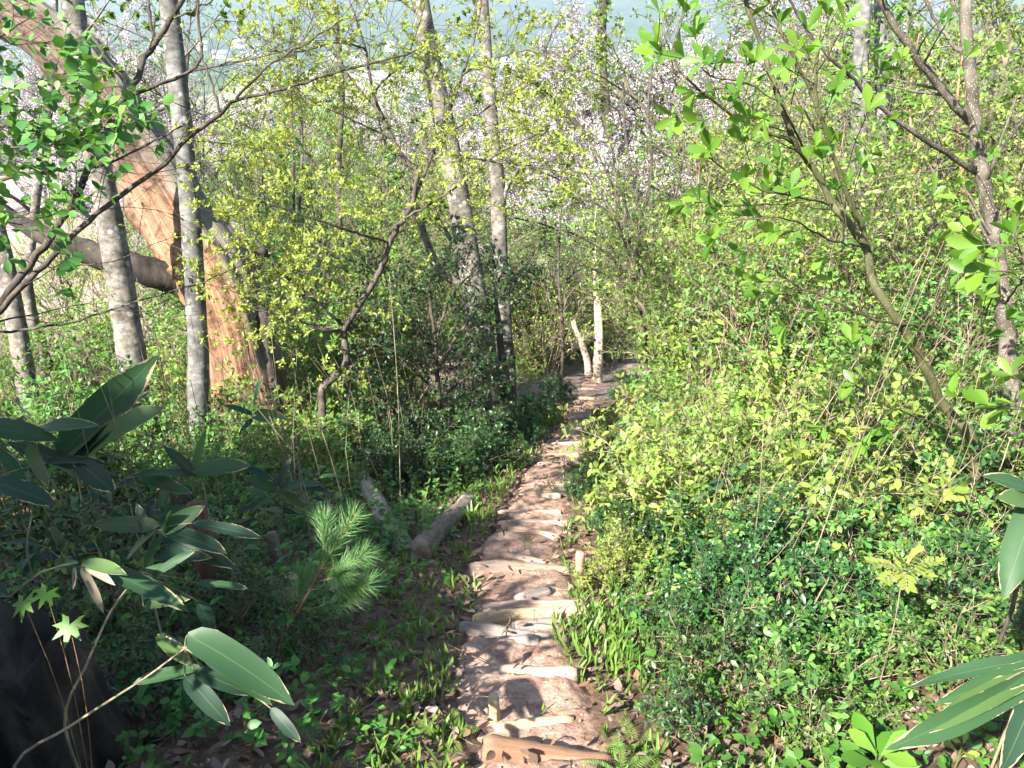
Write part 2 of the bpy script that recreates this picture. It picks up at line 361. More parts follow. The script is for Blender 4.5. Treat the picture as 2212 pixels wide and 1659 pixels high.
def branch_off(sk, pts, ds, L, r, lvl, q, k, t0=.25):
    n = len(pts) - 1
    for c in range(k):
        t = t0 + (1 - t0) * (c + RNG.random()) / k; f = t * n; i = min(n - 1, int(f)); f -= i
        pp = pts[i] * (1 - f) + pts[i + 1] * f; dd = ds[i]
        pv = RNG.normal(0, 1, 3); pv[2] *= q.get('flat', 1.0); pv = pv - dd * np.dot(pv, dd); pv /= max(1e-6, np.linalg.norm(pv))
        a = R(q['ang']) * RNG.uniform(.6, 1.35)
        d2 = dd * math.cos(a) + pv * math.sin(a)
        L2 = L * q['ratio'] * (1.2 - .65 * t) * RNG.uniform(.6, 1.25)
        if 'kl' in q and lvl < len(q['kl']): L2 = q['kl'][lvl] * RNG.uniform(.55, 1.2) * (1.15 - .4 * t)
        grow(sk, pp, d2, L2, max(q.get('rmin', .001), r * q.get('rr', .5) * (1.1 - .5 * t)), lvl + 1, q)
def template(prof):
    """prof: [(t, half width)] -> midrib + both sides; returns T(K), S(K) and tris/quads"""
    t = []; s = []; q = []; tr = []; rows = []
    for tt, hw in prof:
        if hw < 1e-6: rows.append((len(t), None, None)); t.append(tt); s.append(0)
        else: rows.append((len(t), len(t) + 1, len(t) + 2)); t += [tt] * 3; s += [0, hw, -hw]
    for (m0, a0, b0), (m1, a1, b1) in zip(rows[:-1], rows[1:]):
        if a0 is None and a1 is not None: tr += [(m0, m1, a1), (m0, b1, m1)]
        elif a1 is None: tr += [(m0, m1, a0), (m0, b0, m1)]
        else: q += [(m0, m1, a1, a0), (b0, b1, m1, m0)]
    return np.array(t, float), np.array(s, float), np.array(q, int).reshape(-1, 4), np.array(tr, int).reshape(-1, 3)
TP = {
 'simple': template([(0, 0), (.5, .5), (1, 0)]),
 'oval': template([(0, 0), (.28, .42), (.62, .48), (1, 0)]),
 'obov': template([(0, 0.03), (.3, .25), (.62, .5), (.86, .34), (1, 0)]),
 'lance': template([(0, 0.02), (.12, .34), (.35, .5), (.6, .44), (.82, .24), (1, 0)]),
 'sasa': template([(0, .06), (.08, .34), (.2, .47), (.35, .5), (.5, .5), (.65, .46), (.8, .34), (.92, .16), (1, 0)]),
 'blade': template([(0, .35), (.4, .5), (.75, .35), (1, 0)]),
 'curl': template([(0, 0.05), (.25, .45), (.55, .5), (.8, .3), (1, 0)]),
 'needle': template([(0, .5), (1, 0)]),
 'maple': None}
def leaves(name, pos, d, up, L, ratio, shape='oval', fold=.18, droop=.15, wv=0.0):
    T, Sx, Q, Tr = TP[shape]
    pos = np.asarray(pos, float); n = len(pos); d = nrm(d); up = np.asarray(up, float)
    side = nrm(np.cross(d, up)); nn = np.cross(side, d)
    L = np.broadcast_to(np.asarray(L, float), (n,)); fold = np.broadcast_to(fold, (n,)); droop = np.broadcast_to(droop, (n,))
    ratio = np.broadcast_to(np.asarray(ratio, float), (n,))
    t = T[None, :]; s = Sx[None, :] * (ratio * L)[:, None]
    hgtn = fold[:, None] * np.abs(s) - droop[:, None] * L[:, None] * t * t
    if wv: hgtn = hgtn + wv * L[:, None] * np.sin(t * 7 + RNG.random((n, 1)) * 6) * np.sign(s)
    V = pos[:, None] + d[:, None] * (L[:, None] * t)[..., None] + side[:, None] * s[..., None] + nn[:, None] * hgtn[..., None]
    K = len(T); off = (np.arange(n) * K)[:, None, None]
    q = (Q[None] + off).reshape(-1, 4) if len(Q) else None; tr = (Tr[None] + off).reshape(-1, 3) if len(Tr) else None
    uv = np.stack([np.tile(np.sign(Sx), n), np.tile(T, n)], -1)
    return mesh_np(name, V.reshape(-1, 3), q, tr, uv)
def perp(d, k):
    v = RNG.normal(0, 1, d.shape) if k is None else k; v = v - d * np.sum(v * d, -1, keepdims=True); return nrm(v)
def foliage(name, sk, size, ratio=.5, shape='oval', n_tip=5, n_node=1.0, ang=55, upb=.6, droop=.15, jit=.0, keep=None, fold=.2):
    P_, D_, U_ = [], [], []
    tp = np.array([a for a, b in sk.tips]).reshape(-1, 3); td = np.array([b for a, b in sk.tips]).reshape(-1, 3)
    if len(tp):
        pos = np.repeat(tp, n_tip, 0); ax = np.repeat(td, n_tip, 0)
        ph = (np.tile(np.arange(n_tip), len(tp)) / n_tip + np.repeat(RNG.random(len(tp)), n_tip)) * 2 * math.pi
        e1 = perp(ax, np.tile([.31, .52, .8], (len(ax), 1))); e2 = np.cross(ax, e1)
        rad = e1 * np.cos(ph)[:, None] + e2 * np.sin(ph)[:, None]
        a = R(ang) * RNG.uniform(.6, 1.3, len(ax))
        P_.append(pos); D_.append(ax * np.cos(a)[:, None] + rad * np.sin(a)[:, None]); U_.append(ax)
    if len(sk.nodes) and n_node > 0:
        k = max(1, int(len(sk.nodes) * n_node)); idx = RNG.integers(0, len(sk.nodes), k)
        np_ = np.array([sk.nodes[i][0] for i in idx]); nd = np.array([sk.nodes[i][1] for i in idx])
        rad = perp(nd, None); a = R(ang + 10) * RNG.uniform(.6, 1.3, k)
        P_.append(np_ + RNG.normal(0, .01, np_.shape)); D_.append(nd * np.cos(a)[:, None] + rad * np.sin(a)[:, None]); U_.append(nd + np.array([0, 0, .5]))
    pos = np.vstack(P_); d = np.vstack(D_); u = np.vstack(U_)
    if jit: pos = pos + RNG.normal(0, jit, pos.shape)
    if keep is not None:
        m = keep(pos); pos, d, u = pos[m], d[m], u[m]
    u = nrm(nrm(u) * (1 - upb) + np.array([0, 0, 1]) * upb + RNG.normal(0, .35, u.shape))
    L = size * RNG.uniform(.55, 1.2, len(pos))
    return leaves(name, pos, d, u, L, ratio, shape, fold, droop)
def trunk_tube(sk, pts, r0, r1, sides=14, n=40, flare=.5, rough=.03):
    c = smooth_line(pts, n); t = np.linspace(0, 1, n)
    sk.tube(c, (r0 * (1 - t) + r1 * t) * (1 + flare * np.exp(-t * 14)), sides, rough); return c
def ds_of(c): return list(nrm(np.gradient(np.asarray(c), axis=0)))

# ------------------------------------------------------------------ ground, path
def build_ground():
    ys = np.concatenate([np.arange(-8, 1, .25), np.arange(1, 8, .045), np.arange(8, 16, .09), np.arange(16, 40, .25), np.arange(40, 130, 2.0), np.arange(130, 900, 25), np.arange(900, 4200, 45)])
    a = np.linspace(-1, 1, 301); t = np.sinh(a * 3.2) / math.sinh(3.2)
    wy = 9 + 1.05 * np.maximum(ys, 0)
    X = t[None] * wy[:, None] + pathx(ys)[:, None] * (1 - np.abs(t))[None]; Yy = np.repeat(ys[:, None], len(t), 1)
    Z = hgt(X, Yy)
    nz = RNG.normal(0, .006, Z.shape) * (Yy < 14) * (Yy > 1); Z = Z + nz
    far = S(.5, 1, (np.abs(a)))[None] * 0; Z = Z + far
    # the sheet dips under the path strip so that the two never share a face
    edge = .235 - .05 * S(6, 14, Yy) + .03 * np.sin(Yy * 2.1) + .03 * np.sin(Yy * 5.3 + 1) + .02 * np.sin(Yy * 17 + X * 9) + RNG.normal(0, .015, Z.shape)
    Z = Z - .14 * (1 - S(edge - .06, edge + .05, np.abs(X - pathx(Yy)))) * (Yy < 26)
    n, k = Z.shape; V = np.stack([X, Yy, Z], -1).reshape(-1, 3)
    i = np.arange(n - 1)[:, None] * k; j = np.arange(k - 1)[None]
    Q = np.stack([i + j, i + j + 1, i + k + j + 1, i + k + j], -1).reshape(-1, 4)
    o = link('ground', mesh_np('ground', V, Q), M_ground()); o['kind'] = 'structure'
build_ground()

# step logs: (u1,v1,u2,v2, radius m, material, label)
STEPS = [
 (1062, 1652, 1305, 1640, .040, 'brownlog', 'reddish brown board across the trail at the bottom edge of the photo'),
 (1085, 1573, 1222, 1553, .020, 'yellowlog', 'thin tan pole across the trail, butting against a short upright stake'),
 (1012, 1460, 1232, 1468, .036, 'log', 'pale bleached log alone across the trail above the thin tan pole'),
 (1040, 1382, 1152, 1396, .030, 'greylog', 'short grey log half sunk in soil just below a long grey step log'),
 (1005, 1360, 1192, 1374, .040, 'greylog', 'long grey step log with grass at its right end'),
 (1120, 1352, 1200, 1346, .034, 'greylog', 'short grey log behind the grass at the right of the trail'),
 (1035, 1338, 1262, 1322, .036, 'yellowlog', 'yellowish log lying directly in front of a bleached knotty log'),
 (1055, 1320, 1258, 1302, .030, 'log', 'bleached pale log with a dark knot near its right end'),
 (1128, 1300, 1178, 1284, .040, 'greylog', 'stubby grey chunk of wood lying slantwise above the knotty log'),
 (1028, 1247, 1250, 1228, .045, 'log', 'split pale log with raised grain across the full trail'),
 (1030, 1196, 1170, 1218, .030, 'soillog', 'earth-covered log slanting down to the right in the dark patch of trail'),
 (1100, 1146, 1200, 1166, .035, 'soillog', 'root-like slanting log below a pale step log'),
 (1085, 1130, 1225, 1136, .035, 'log', 'pale step log right above the root-like slanting log'),
 (1082, 1108, 1205, 1112, .032, 'soillog', 'earthy step log in the shade between two pale step logs'),
 (1125, 1076, 1205, 1082, .045, 'log', 'bright step log level with the far end of the mossy fallen log'),
 (1130, 1052, 1232, 1054, .040, 'soillog', 'low earthy step log just beyond the bright step log'),
 (1170, 1012, 1252, 1000, .038, 'log', 'thin curved log slanting up to the right where the trail bends'),
 (1172, 986, 1246, 990, .040, 'soillog', 'brown step log just uphill of the trail bend in shade'),
 (1180, 962, 1252, 966, .045, 'log', 'pale step log in the narrow middle stretch of the trail'),
 (1195, 940, 1264, 944, .045, 'soillog', 'earthy step log in front of the far pale ones'),
 (1205, 922, 1270, 924, .045, 'greylog', 'greyish step log below the widest far step'),
 (1222, 886, 1290, 887, .050, 'log', 'bright broad step edge farthest down before the trail narrows'),
 (1240, 862, 1292, 862, .045, 'soillog', 'small earthy step just before the twin pale trunks'),
 (1250, 842, 1292, 842, .045, 'log', 'last tiny step visible below the twin pale trunks'),
]
_sy = sorted(float(np.mean([plane(s[0], s[1])[1], plane(s[2], s[3])[1]])) for s in STEPS if s[2] - s[0] > 70 and s[4] >= .03)
_sy = [1.0] + [y for i, y in enumerate(_sy) if i == 0 or y - _sy[i - 1] > .2] + [26.0]
def tread(y):
    y = np.asarray(y, float); sy = np.array(_sy); i = np.clip(np.searchsorted(sy, y, 'right') - 1, 0, len(sy) - 2)
    f = np.clip((y - sy[i]) / (sy[i + 1] - sy[i]), 0, 1)
    return np.minimum(.075, (sy[i + 1] - sy[i]) * SL * .5) * np.where(f > .97, (1 - f) / .03, f)
def path_z(x, y): return hgt(x, y) - .05 + tread(y) * (1 - S(.17, .33, np.abs(x - pathx(y))))
def build_path():
    ys = np.concatenate([np.arange(.6, 6, .016), np.arange(6, 13, .03), np.arange(13, 26.5, .06)]); a = np.linspace(-1, 1, 57)
    hw = .38 + .03 * np.sin(ys * 2.1) + .02 * np.sin(ys * 5.3 + 1)
    X = pathx(ys)[:, None] + a[None] * hw[:, None]; Yy = np.repeat(ys[:, None], len(a), 1)
    Z = path_z(X, Yy) + .014
    nz = RNG.normal(0, 1, Z.shape)
    for _ in range(2): nz = (nz + np.roll(nz, 1, 0) + np.roll(nz, 1, 1) + np.roll(nz, -1, 0) + np.roll(nz, -1, 1)) / 5
    big = RNG.normal(0, 1, Z.shape)
    for _ in range(14): big = (big + np.roll(big, 1, 0) + np.roll(big, 1, 1) + np.roll(big, -1, 0) + np.roll(big, -1, 1)) / 5
    Z = Z + nz * .010 + big * .013 - .05 * np.abs(a)[None] ** 6 + .012 * np.abs(a)[None] ** 2
    n, k = Z.shape; V = np.stack([X, Yy, Z], -1).reshape(-1, 3)
    i = np.arange(n - 1)[:, None] * k; j = np.arange(k - 1)[None]
    o = link('path', mesh_np('path', V, np.stack([i + j, i + j + 1, i + k + j + 1, i + k + j], -1).reshape(-1, 4)), M_path()); o['kind'] = 'structure'
build_path()

def log_mesh(name, L, r, sides=16, wob=.06, taper=.1, bend=.02, knot=True):
    sk = SK(); n = max(8, int(L / .03)); x = np.linspace(-L / 2, L / 2, n)
    c = np.stack([x, bend * L * np.sin(x / L * 3.1 + RNG.random() * 3), bend * L * np.cos(x / L * 4 + RNG.random() * 3) * .5], -1)
    rr = r * (1 + taper * np.linspace(1, -1, n)) * (1 + .05 * np.sin(x * 9 + RNG.random() * 6)); rr[0] *= .8; rr[-1] *= .8
    sk.tube(c, rr, sides, wob, cap=True)
    return sk.mesh(name)
def set_axis(o, a, b, roll=0.0):
    from mathutils import Vector
    d = Vector(b - a); o.rotation_mode = 'QUATERNION'
    o.rotation_quaternion = d.to_track_quat('X', 'Z'); o.location = (a + b) / 2
for (u1, v1, u2, v2, r, mt, lb) in STEPS:
    a = plane(u1, v1); b = plane(u2, v2)
    for q in (a, b): q[2] = path_z(pathx(q[1]), q[1] - .02) + r * (.75 if mt == 'brownlog' else .36)
    e = nrm(b - a) * .03; a = a - e; b = b + e; L = float(np.linalg.norm(b - a))
    o = link('step_log', log_mesh('step_log', L, r * RNG.uniform(.95, 1.1), bend=.025), W[mt]); set_axis(o, a, b)
    tag(o, lb, 'log', 'log steps across the trail')

# ------------------------------------------------------------------ stakes, fallen logs, stumps
def stake(name, a, b, r, mt, label, cat, capm=True):
    o = link(name, log_mesh(name, float(np.linalg.norm(b - a)), r, wob=.07, taper=-.08, bend=.01), W[mt]); set_axis(o, a, b)
    tag(o, label, cat); return o
p = G(1070, 1560); stake('wooden_stake', p + [0, 0, -.05], p + [-.004, .02, .12], .022, 'yellowlog', 'short flat tan stake upright beside the thin tan pole', 'stake')
p = G(1252, 1262); stake('wooden_stake', p + [0, 0, -.05], p + [.0, .02, .22], .028, 'soillog', 'mossy post at the right edge of the trail beside the bright low bush', 'stake')
p = G(1248, 920); stake('wooden_stake', p + [-.2, 0, -.05], p + [-.2, .0, .25], .03, 'brownlog', 'small reddish stake on the left edge of the far trail', 'stake')
def fallen(name, a, b, r, mt, label, cat='log', cut=False):
    t = empty(name, (a + b) / 2, label, cat); L = float(np.linalg.norm(b - a))
    o = link('stem', log_mesh('stem', L, r, 20, .07, .05, .012), W[mt], t)
    sk = SK(); x0 = -L / 2 - .012
    sk.tube(np.array([[x0 + .018, 0, 0], [x0, 0, 0]]), [r * .86, r * .80], 20, .03, cap=True)
    link('cut_end', sk.mesh('cut_end'), W['rings'], t)
    from mathutils import Vector
    t.rotation_mode = 'QUATERNION'; t.rotation_quaternion = Vector(b - a).to_track_quat('X', 'Z'); return t
def gl(u, v, dz): return G(u, v) + np.array([0, 0, dz])
fallen('fallen_log', gl(915, 1205, .03), gl(1012, 1085, .05), .078, 'barklog', 'thick fallen log with flaking bark lying left of the trail')
sk = None
a, b = gl(878, 1200, .04), gl(778, 1064, .24)
t = empty('split_log', (a + b) / 2, 'pale grey split log leaning between the pine seedling and the fallen log', 'log')
def half_log(L, r):
    n = 30; x = np.linspace(-L / 2, L / 2, n); ang = np.linspace(math.pi, 2 * math.pi, 11); V = []; Q = []
    prof = [(math.cos(g) * r * 1.15, math.sin(g) * r * .7) for g in ang] + [(r * .5, .012), (0, .02), (-r * .5, .012)]
    k = len(prof)
    for i in range(n):
        s = 1 + .05 * math.sin(i * .8) + RNG.normal(0, .02)
        V += [(x[i], yy * s, zz * s + .006 * math.sin(i * .5)) for yy, zz in prof]
    for i in range(n - 1): Q += [(i * k + j, i * k + (j + 1) % k, (i + 1) * k + (j + 1) % k, (i + 1) * k + j) for j in range(k)]
    T = []
    for e in (0, n - 1):
        V.append((x[e], 0, -r * .2)); c = len(V) - 1; T += [(c, e * k + j, e * k + (j + 1) % k) for j in range(k)]
    return mesh_np('split_log', V, Q, T, smooth=False)
bpy.data.objects.remove(t)
o = link('split_log', half_log(float(np.linalg.norm(b - a)), .066), W['greylog']); set_axis(o, a, b)
tag(o, 'pale grey split log leaning between the pine seedling and the fallen log', 'log')
fallen('fallen_log', gl(640, 1318, .05), gl(470, 1322, .05), .075, 'barklog', 'dark rotting log lying in the shade under the pine seedling')
p = G(628, 1290); stake('tree_stump', p + [0, 0, -.06], p + [.01, .0, .13], .045, 'cut', 'low cut stub standing behind the dark rotting log', 'stump')
p = G(612, 1235); q = P(585, 1150, float(np.dot(p - CAM, FW)) - .05)
stake('tree_stump', p, q, .035, 'barklog', 'slim sawn-off sapling with a pale round top left of the pine seedling', 'stump')
p = G(472, 1330); q = P(418, 1085, float(np.dot(p - CAM, FW)) - .1)
stake('broken_stem', p, q, .05, 'darklog', 'reddish broken stem leaning among the bamboo grass leaves', 'stump')
p = G(395, 1130); q = P(368, 1040, float(np.dot(p - CAM, FW)))
stake('tree_stump', p, q, .075, 'barklog', 'snapped brown stump between the dark trunk and the bamboo grass', 'stump')
# the big dark stump in the lower left corner
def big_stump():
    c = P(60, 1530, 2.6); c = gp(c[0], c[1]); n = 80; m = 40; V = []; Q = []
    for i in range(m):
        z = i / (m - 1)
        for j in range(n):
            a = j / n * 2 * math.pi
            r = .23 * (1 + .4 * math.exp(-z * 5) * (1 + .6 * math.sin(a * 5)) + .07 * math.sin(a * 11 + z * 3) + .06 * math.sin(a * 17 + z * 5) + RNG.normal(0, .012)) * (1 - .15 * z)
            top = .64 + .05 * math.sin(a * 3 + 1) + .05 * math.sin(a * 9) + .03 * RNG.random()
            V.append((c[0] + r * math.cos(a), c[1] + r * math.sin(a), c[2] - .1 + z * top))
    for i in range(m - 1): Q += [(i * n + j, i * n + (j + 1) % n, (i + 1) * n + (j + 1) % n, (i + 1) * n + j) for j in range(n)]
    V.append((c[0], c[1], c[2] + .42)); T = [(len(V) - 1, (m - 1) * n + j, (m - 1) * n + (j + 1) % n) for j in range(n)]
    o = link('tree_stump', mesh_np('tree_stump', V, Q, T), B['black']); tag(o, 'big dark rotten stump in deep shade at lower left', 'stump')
big_stump()

# ------------------------------------------------------------------ the leaning barkless snag
def M_snag():
    m, t, o = nodes('peeled_wood')
    p = N(t, 'ShaderNodeBsdfPrincipled'); p.inputs['Roughness'].default_value = .85; p.inputs['Specular IOR Level'].default_value = .2
    uvn = N(t, 'ShaderNodeUVMap'); sp = N(t, 'ShaderNodeSeparateXYZ'); t.links.new(uvn.outputs[0], sp.inputs[0])
    mp = N(t, 'ShaderNodeMapping'); mp.inputs['Scale'].default_value = (46, 3.6, 1); t.links.new(uvn.outputs[0], mp.inputs[0])
    n1 = N(t, 'ShaderNodeTexNoise'); n1.inputs['Scale'].default_value = 1; n1.inputs['Detail'].default_value = 8; n1.inputs['Roughness'].default_value = .68; n1.inputs['Distortion'].default_value = .4
    t.links.new(mp.outputs[0], n1.inputs['Vector'])
    wood = ramp(t, n1.outputs[0], [(.27, (.08, .038, .022)), (.42, (.21, .11, .06)), (.56, (.31, .185, .11)), (.72, (.39, .26, .165))])  # peeled wood colour, lifted so the lower trunk looks more sunlit
    up = ramp(t, n1.outputs[0], [(.27, (.04, .026, .02)), (.45, (.10, .068, .052)), (.62, (.165, .12, .095))])
    n2 = noise(t, 3.2, 6, .6)
    def math2(op, a, b):
        k = N(t, 'ShaderNodeMath', operation=op)
        for i, s in enumerate((a, b)):
            if isinstance(s, (int, float)): k.inputs[i].default_value = s
            else: t.links.new(s, k.inputs[i])
        return k.outputs[0]
    hi = ramp(t, math2('ADD', sp.outputs[1], math2('MULTIPLY', math2('SUBTRACT', n2.outputs[0], .5), .3)), [(.34, (0, 0, 0)), (.5, (1, 1, 1))])
    c = mixc(t, hi.outputs[0], wood.outputs[0], up.outputs[0])
    n7 = noise(t, 5.5, 8, .72); mot = ramp(t, n7.outputs[0], [(.38, (.32, .27, .24)), (.52, (.92, .9, .88)), (.7, (1.12, 1.1, 1.08))]); c = mixc(t, 1.0, c, mot.outputs[0], 'MULTIPLY')
    gb = ramp(t, math2('ADD', sp.outputs[0], math2('MULTIPLY', math2('SUBTRACT', n2.outputs[0], .5), .24)), [(.52, (0, 0, 0)), (.58, (1, 1, 1))])
    bark = ramp(t, n1.outputs[0], [(.3, (.08, .07, .055)), (.5, (.16, .14, .11)), (.7, (.23, .21, .17))])
    c = mixc(t, gb.outputs[0], c, bark.outputs[0])
    lo = ramp(t, math2('ADD', sp.outputs[1], math2('MULTIPLY', math2('SUBTRACT', n2.outputs[0], .5), .30)), [(.10, (1, 1, 1)), (.16, (0, 0, 0))])
    rot = ramp(t, n1.outputs[0], [(.3, (.04, .02, .015)), (.5, (.14, .07, .05)), (.7, (.25, .15, .11))])
    c = mixc(t, lo.outputs[0], c, rot.outputs[0])
    t.links.new(c, p.inputs['Base Color']); bump(t, n1.outputs[0], .8, .04, p); t.links.new(p.outputs[0], o.inputs[0]); return m
def snag():
    bp = G(548, 985); D = float(np.dot(bp - CAM, FW))
    t = empty('dead_tree', bp, 'huge leaning dead tree with bark peeled off its orange wood', 'tree')
    axis = PP((560, 1010, D), (540, 930, D), (518, 810, D), (492, 690, D), (455, 590, D + .1), (385, 480, D + .3), (318, 370, D + .5), (262, 270, D + .7), (185, 160, D + .9), (90, 70, D + 1.2), (-60, -40, D + 1.6))
    wpx = np.array([225, 190, 165, 158, 165, 168, 158, 140, 135, 130, 120]) / 2 / F * D
    n = 150; c = smooth_line(axis, n); seg = np.concatenate([[0], np.cumsum(np.linalg.norm(np.diff(axis, axis=0), axis=1))])
    rr = np.interp(np.linspace(0, seg[-1], n), seg, wpx); sides = 72
    tg = nrm(np.gradient(c, axis=0)); ref = np.array([0, 1., 0]); Nn = nrm(np.cross(tg, ref)); Bn = np.cross(tg, Nn)   # Nn points to the right, Bn to the back
    V = []; UVs = []; tt = np.linspace(0, 1, n)
    lump = RNG.normal(0, 1, (n, sides)); fine = RNG.normal(0, .022, (n, sides))
    for _ in range(26): lump = (lump + np.roll(lump, 1, 0) + np.roll(lump, -1, 0) + np.roll(lump, 1, 1) + np.roll(lump, -1, 1)) / 5
    for _ in range(3): fine = (fine + 1.5 * np.roll(fine, 1, 0) + 1.5 * np.roll(fine, -1, 0)) / 3
    lump = lump / lump.std() * .062 + fine; lump = np.hstack([lump, lump[:, :1]])
    for i in range(n):
        a = np.arange(sides + 1) / sides * 2 * math.pi
        k = 1 + .035 * np.sin(a * 5 + tt[i] * 4) + .022 * np.sin(a * 13 + tt[i] * 9 + 1) + .014 * np.sin(a * 29 + tt[i] * 15)
        k += .28 * np.exp(-tt[i] * 22) * (1 + .6 * np.sin(a * 4 + 1)) + .04 * np.sin(tt[i] * 30 + a * 2) * .5
        k += lump[i]
        q = c[i] - rr[i] * k[:, None] * (np.cos(a)[:, None] * -Nn[i] + np.sin(a)[:, None] * Bn[i])
        V.append(q); UVs.append(np.stack([a / 2 / math.pi, np.full(sides + 1, tt[i])], -1))
    V = np.vstack(V); UVs = np.vstack(UVs); k = sides + 1
    # u: 0 left, .25 back, .5 right, .75 front  -> measured so that the right flank carries the grey bark, seam at the back
    UVs[:, 0] = .5 + (-(((UVs[:, 0] - .75 + .5) % 1.0) - .5) - .11) * 1.5
    i = np.arange(n - 1)[:, None] * k; j = np.arange(sides)[None]
    Q = np.stack([i + j, i + j + 1, i + k + j + 1, i + k + j], -1).reshape(-1, 4)
    link('trunk', mesh_np('snag_trunk', V - bp, Q, None, UVs), M_snag(), t)
    sk = SK(); L = smooth_line(PP((430, 620, D), (385, 600, D - .1), (330, 590, D - .25), (275, 572, D - .35), (190, 545, D - .3), (90, 505, D - .2), (0, 455, D)), 40) - bp
    sk.tube(L, np.interp(np.linspace(0, 1, 40), [0, .15, .5, 1], [.26, .19, .145, .07]), 16, .05)
    link('limb', sk.mesh('snag_limb'), B['black'], t)
    sk = SK(); L = smooth_line(PP((505, 610, D), (525, 590, D + .2), (545, 565, D + .4), (570, 540, D + .5)), 16) - bp
    sk.tube(L, np.linspace(.2, .1, 16), 14, .06, cap=True); link('limb', sk.mesh('snag_limb'), B['black'], t)
    # loose plates of old bark on the right flank and round the foot
    sk = SK()
    for (u0, v0, u1, v1, r) in ((590, 960, 575, 760, .11), (612, 990, 590, 840, .09), (475, 985, 462, 850, .08), (505, 1000, 500, 880, .1), (580, 760, 562, 660, .07)):
        L = smooth_line(PP((u0, v0, D - .22), ((u0 + u1) / 2 + 6, (v0 + v1) / 2, D - .25), (u1, v1, D - .1)), 18) - bp
        sk.tube(L, r * np.sin(np.linspace(.35, 2.9, 18)), 10, .14)
    link('bark', sk.mesh('snag_bark'), B['black'], t)
snag()

# ------------------------------------------------------------------ trees seen as trunks
def px_line(base_uv, pts, dd=0.0, lean=0.0, raise_d=0.0):
    b = G(*base_uv); D = float(np.dot(b - CAM, FW)) + dd
    return b, D, [P(u, v, D + lean * k) for k, (u, v) in enumerate(pts)]
QT = dict(seg=.35, jit=.16, trop=.03, kids=[5, 4], ratio=.55, ang=45, leaf=1, max=2, rr=.5, rmin=.004)
def trunk_tree(name, base_uv, pts, w0, w1, bark, label, leafm=None, limbs=(), twigs=0, leaf=None, q=None, cat='tree', dd=0, lean=0.0, group=None, top=3.0, twl=1.4, dep=None, fix=None):
    """trunk through picture points, carried on upward past the frame to a leafy top"""
    b, D, L = px_line(base_uv, pts, dd, lean)
    if dep is not None:
        D = dep; L = [P(u, v, D + lean * k) for k, (u, v) in enumerate(pts)]; b = L[0]; b = gp(b[0], b[1]) if abs(hgt(b[0], b[1]) - b[2]) > .1 else b
    L = [b - np.array([0, 0, .15])] + L
    if top:
        d = nrm(L[-1] - L[-2]); L += [L[-1] + d * top * .5 + [0, 0, top * .1], L[-1] + d * top + [0.1, 0, top * .25]]
    t = empty(name, b, label, cat, group)
    r0 = w0 / 2 / F * D; r1 = w1 / 2 / F * D
    sk = SK(); n = 60; c = smooth_line(np.array(L) - b, n); tt = np.linspace(0, 1, n)
    f_in = np.argmin(np.abs(np.linalg.norm(c - (L[len(pts)] - b), axis=1))) / n
    rad = np.where(tt < f_in, r0 + (r1 - r0) * tt / max(.01, f_in), r1 * (1 - .75 * (tt - f_in) / max(.01, 1 - f_in))) * (1 + .35 * np.exp(-tt * 25))
    sk.tube(c, rad, 14, .035)
    link('trunk', sk.mesh('trunk'), bark, t)
    q = q or QT; bs = SK()
    for lb in limbs:                          # (points, width px at root, at tip)
        pl = [P(*x) for x in lb[0]]; cc = smooth_line(np.array(pl) - b, 22)
        ls = SK(); ls.tube(cc, np.linspace(lb[1], lb[2], 22) / 2 / F * D, 8, .03)
        branch_off(ls, list(cc), ds_of(cc), twl * 1.2, lb[2] / 2 / F * D, 0, q, max(3, int(twigs / 4)), .3)
        link('limb', ls.mesh('limb'), bark, t); bs.tips += ls.tips; bs.nodes += ls.nodes
    for k in range(twigs):
        ls = SK(); t0 = .45 + .55 * k / twigs; e = max(2, int((t0 + .55 / twigs) * (n - 1)) + 1)
        branch_off(ls, list(c[:e]), ds_of(c)[:e], twl * (1.6 - .9 * k / twigs), r1 * .5, 0, q, 1, min(.97, t0 * (n - 1) / (e - 1)))
        link('limb', ls.mesh('limb'), bark, t); bs.tips += ls.tips; bs.nodes += ls.nodes
        if leafm and bs.tips: link('foliage', foliage('foliage', bs, **leaf), leafm, t)
    return t
lf = dict(size=.07, ratio=.5, shape='oval', n_tip=4, n_node=.6, ang=55)
trunk_tree('grey_tree', (322, 962), [(318, 940), (290, 800), (262, 620), (222, 400), (190, 250), (170, 110), (152, -20)], 62, 48, B['grey'], 'pale grey straight trunk in front of the leaning dead tree, left of the dark trunk', Y['young'], twigs=10, leaf=lf, dep=8.7)
trunk_tree('dark_tree', (430, 945), [(430, 900), (428, 760), (420, 600), (412, 470), (396, 300), (378, 120), (362, -20)], 44, 40, B['darkgrey'], 'slim dark grey trunk with lichen spots crossing in front of the dead tree', Y['young'], twigs=8, leaf=lf,
           limbs=[([(385, 215, 8.0), (330, 245, 8.0), (300, 262, 7.9)], 12, 6)], dep=8.0)
trunk_tree('grey_tree', (72, 925), [(70, 900), (40, 730), (18, 600), (-10, 480), (-30, 380)], 42, 34, B['grey'], 'sunlit curved grey trunk at the far left edge', Y['young'], twigs=6, leaf=lf)
trunk_tree('slender_tree', (60, 700), [(62, 640), (68, 520), (80, 420), (92, 330), (110, 200), (118, 60)], 24, 14, B['grey'], 'thin upright grey trunk left of the pale straight trunk', Y['yellow'], twigs=8, leaf=lf, dep=14)
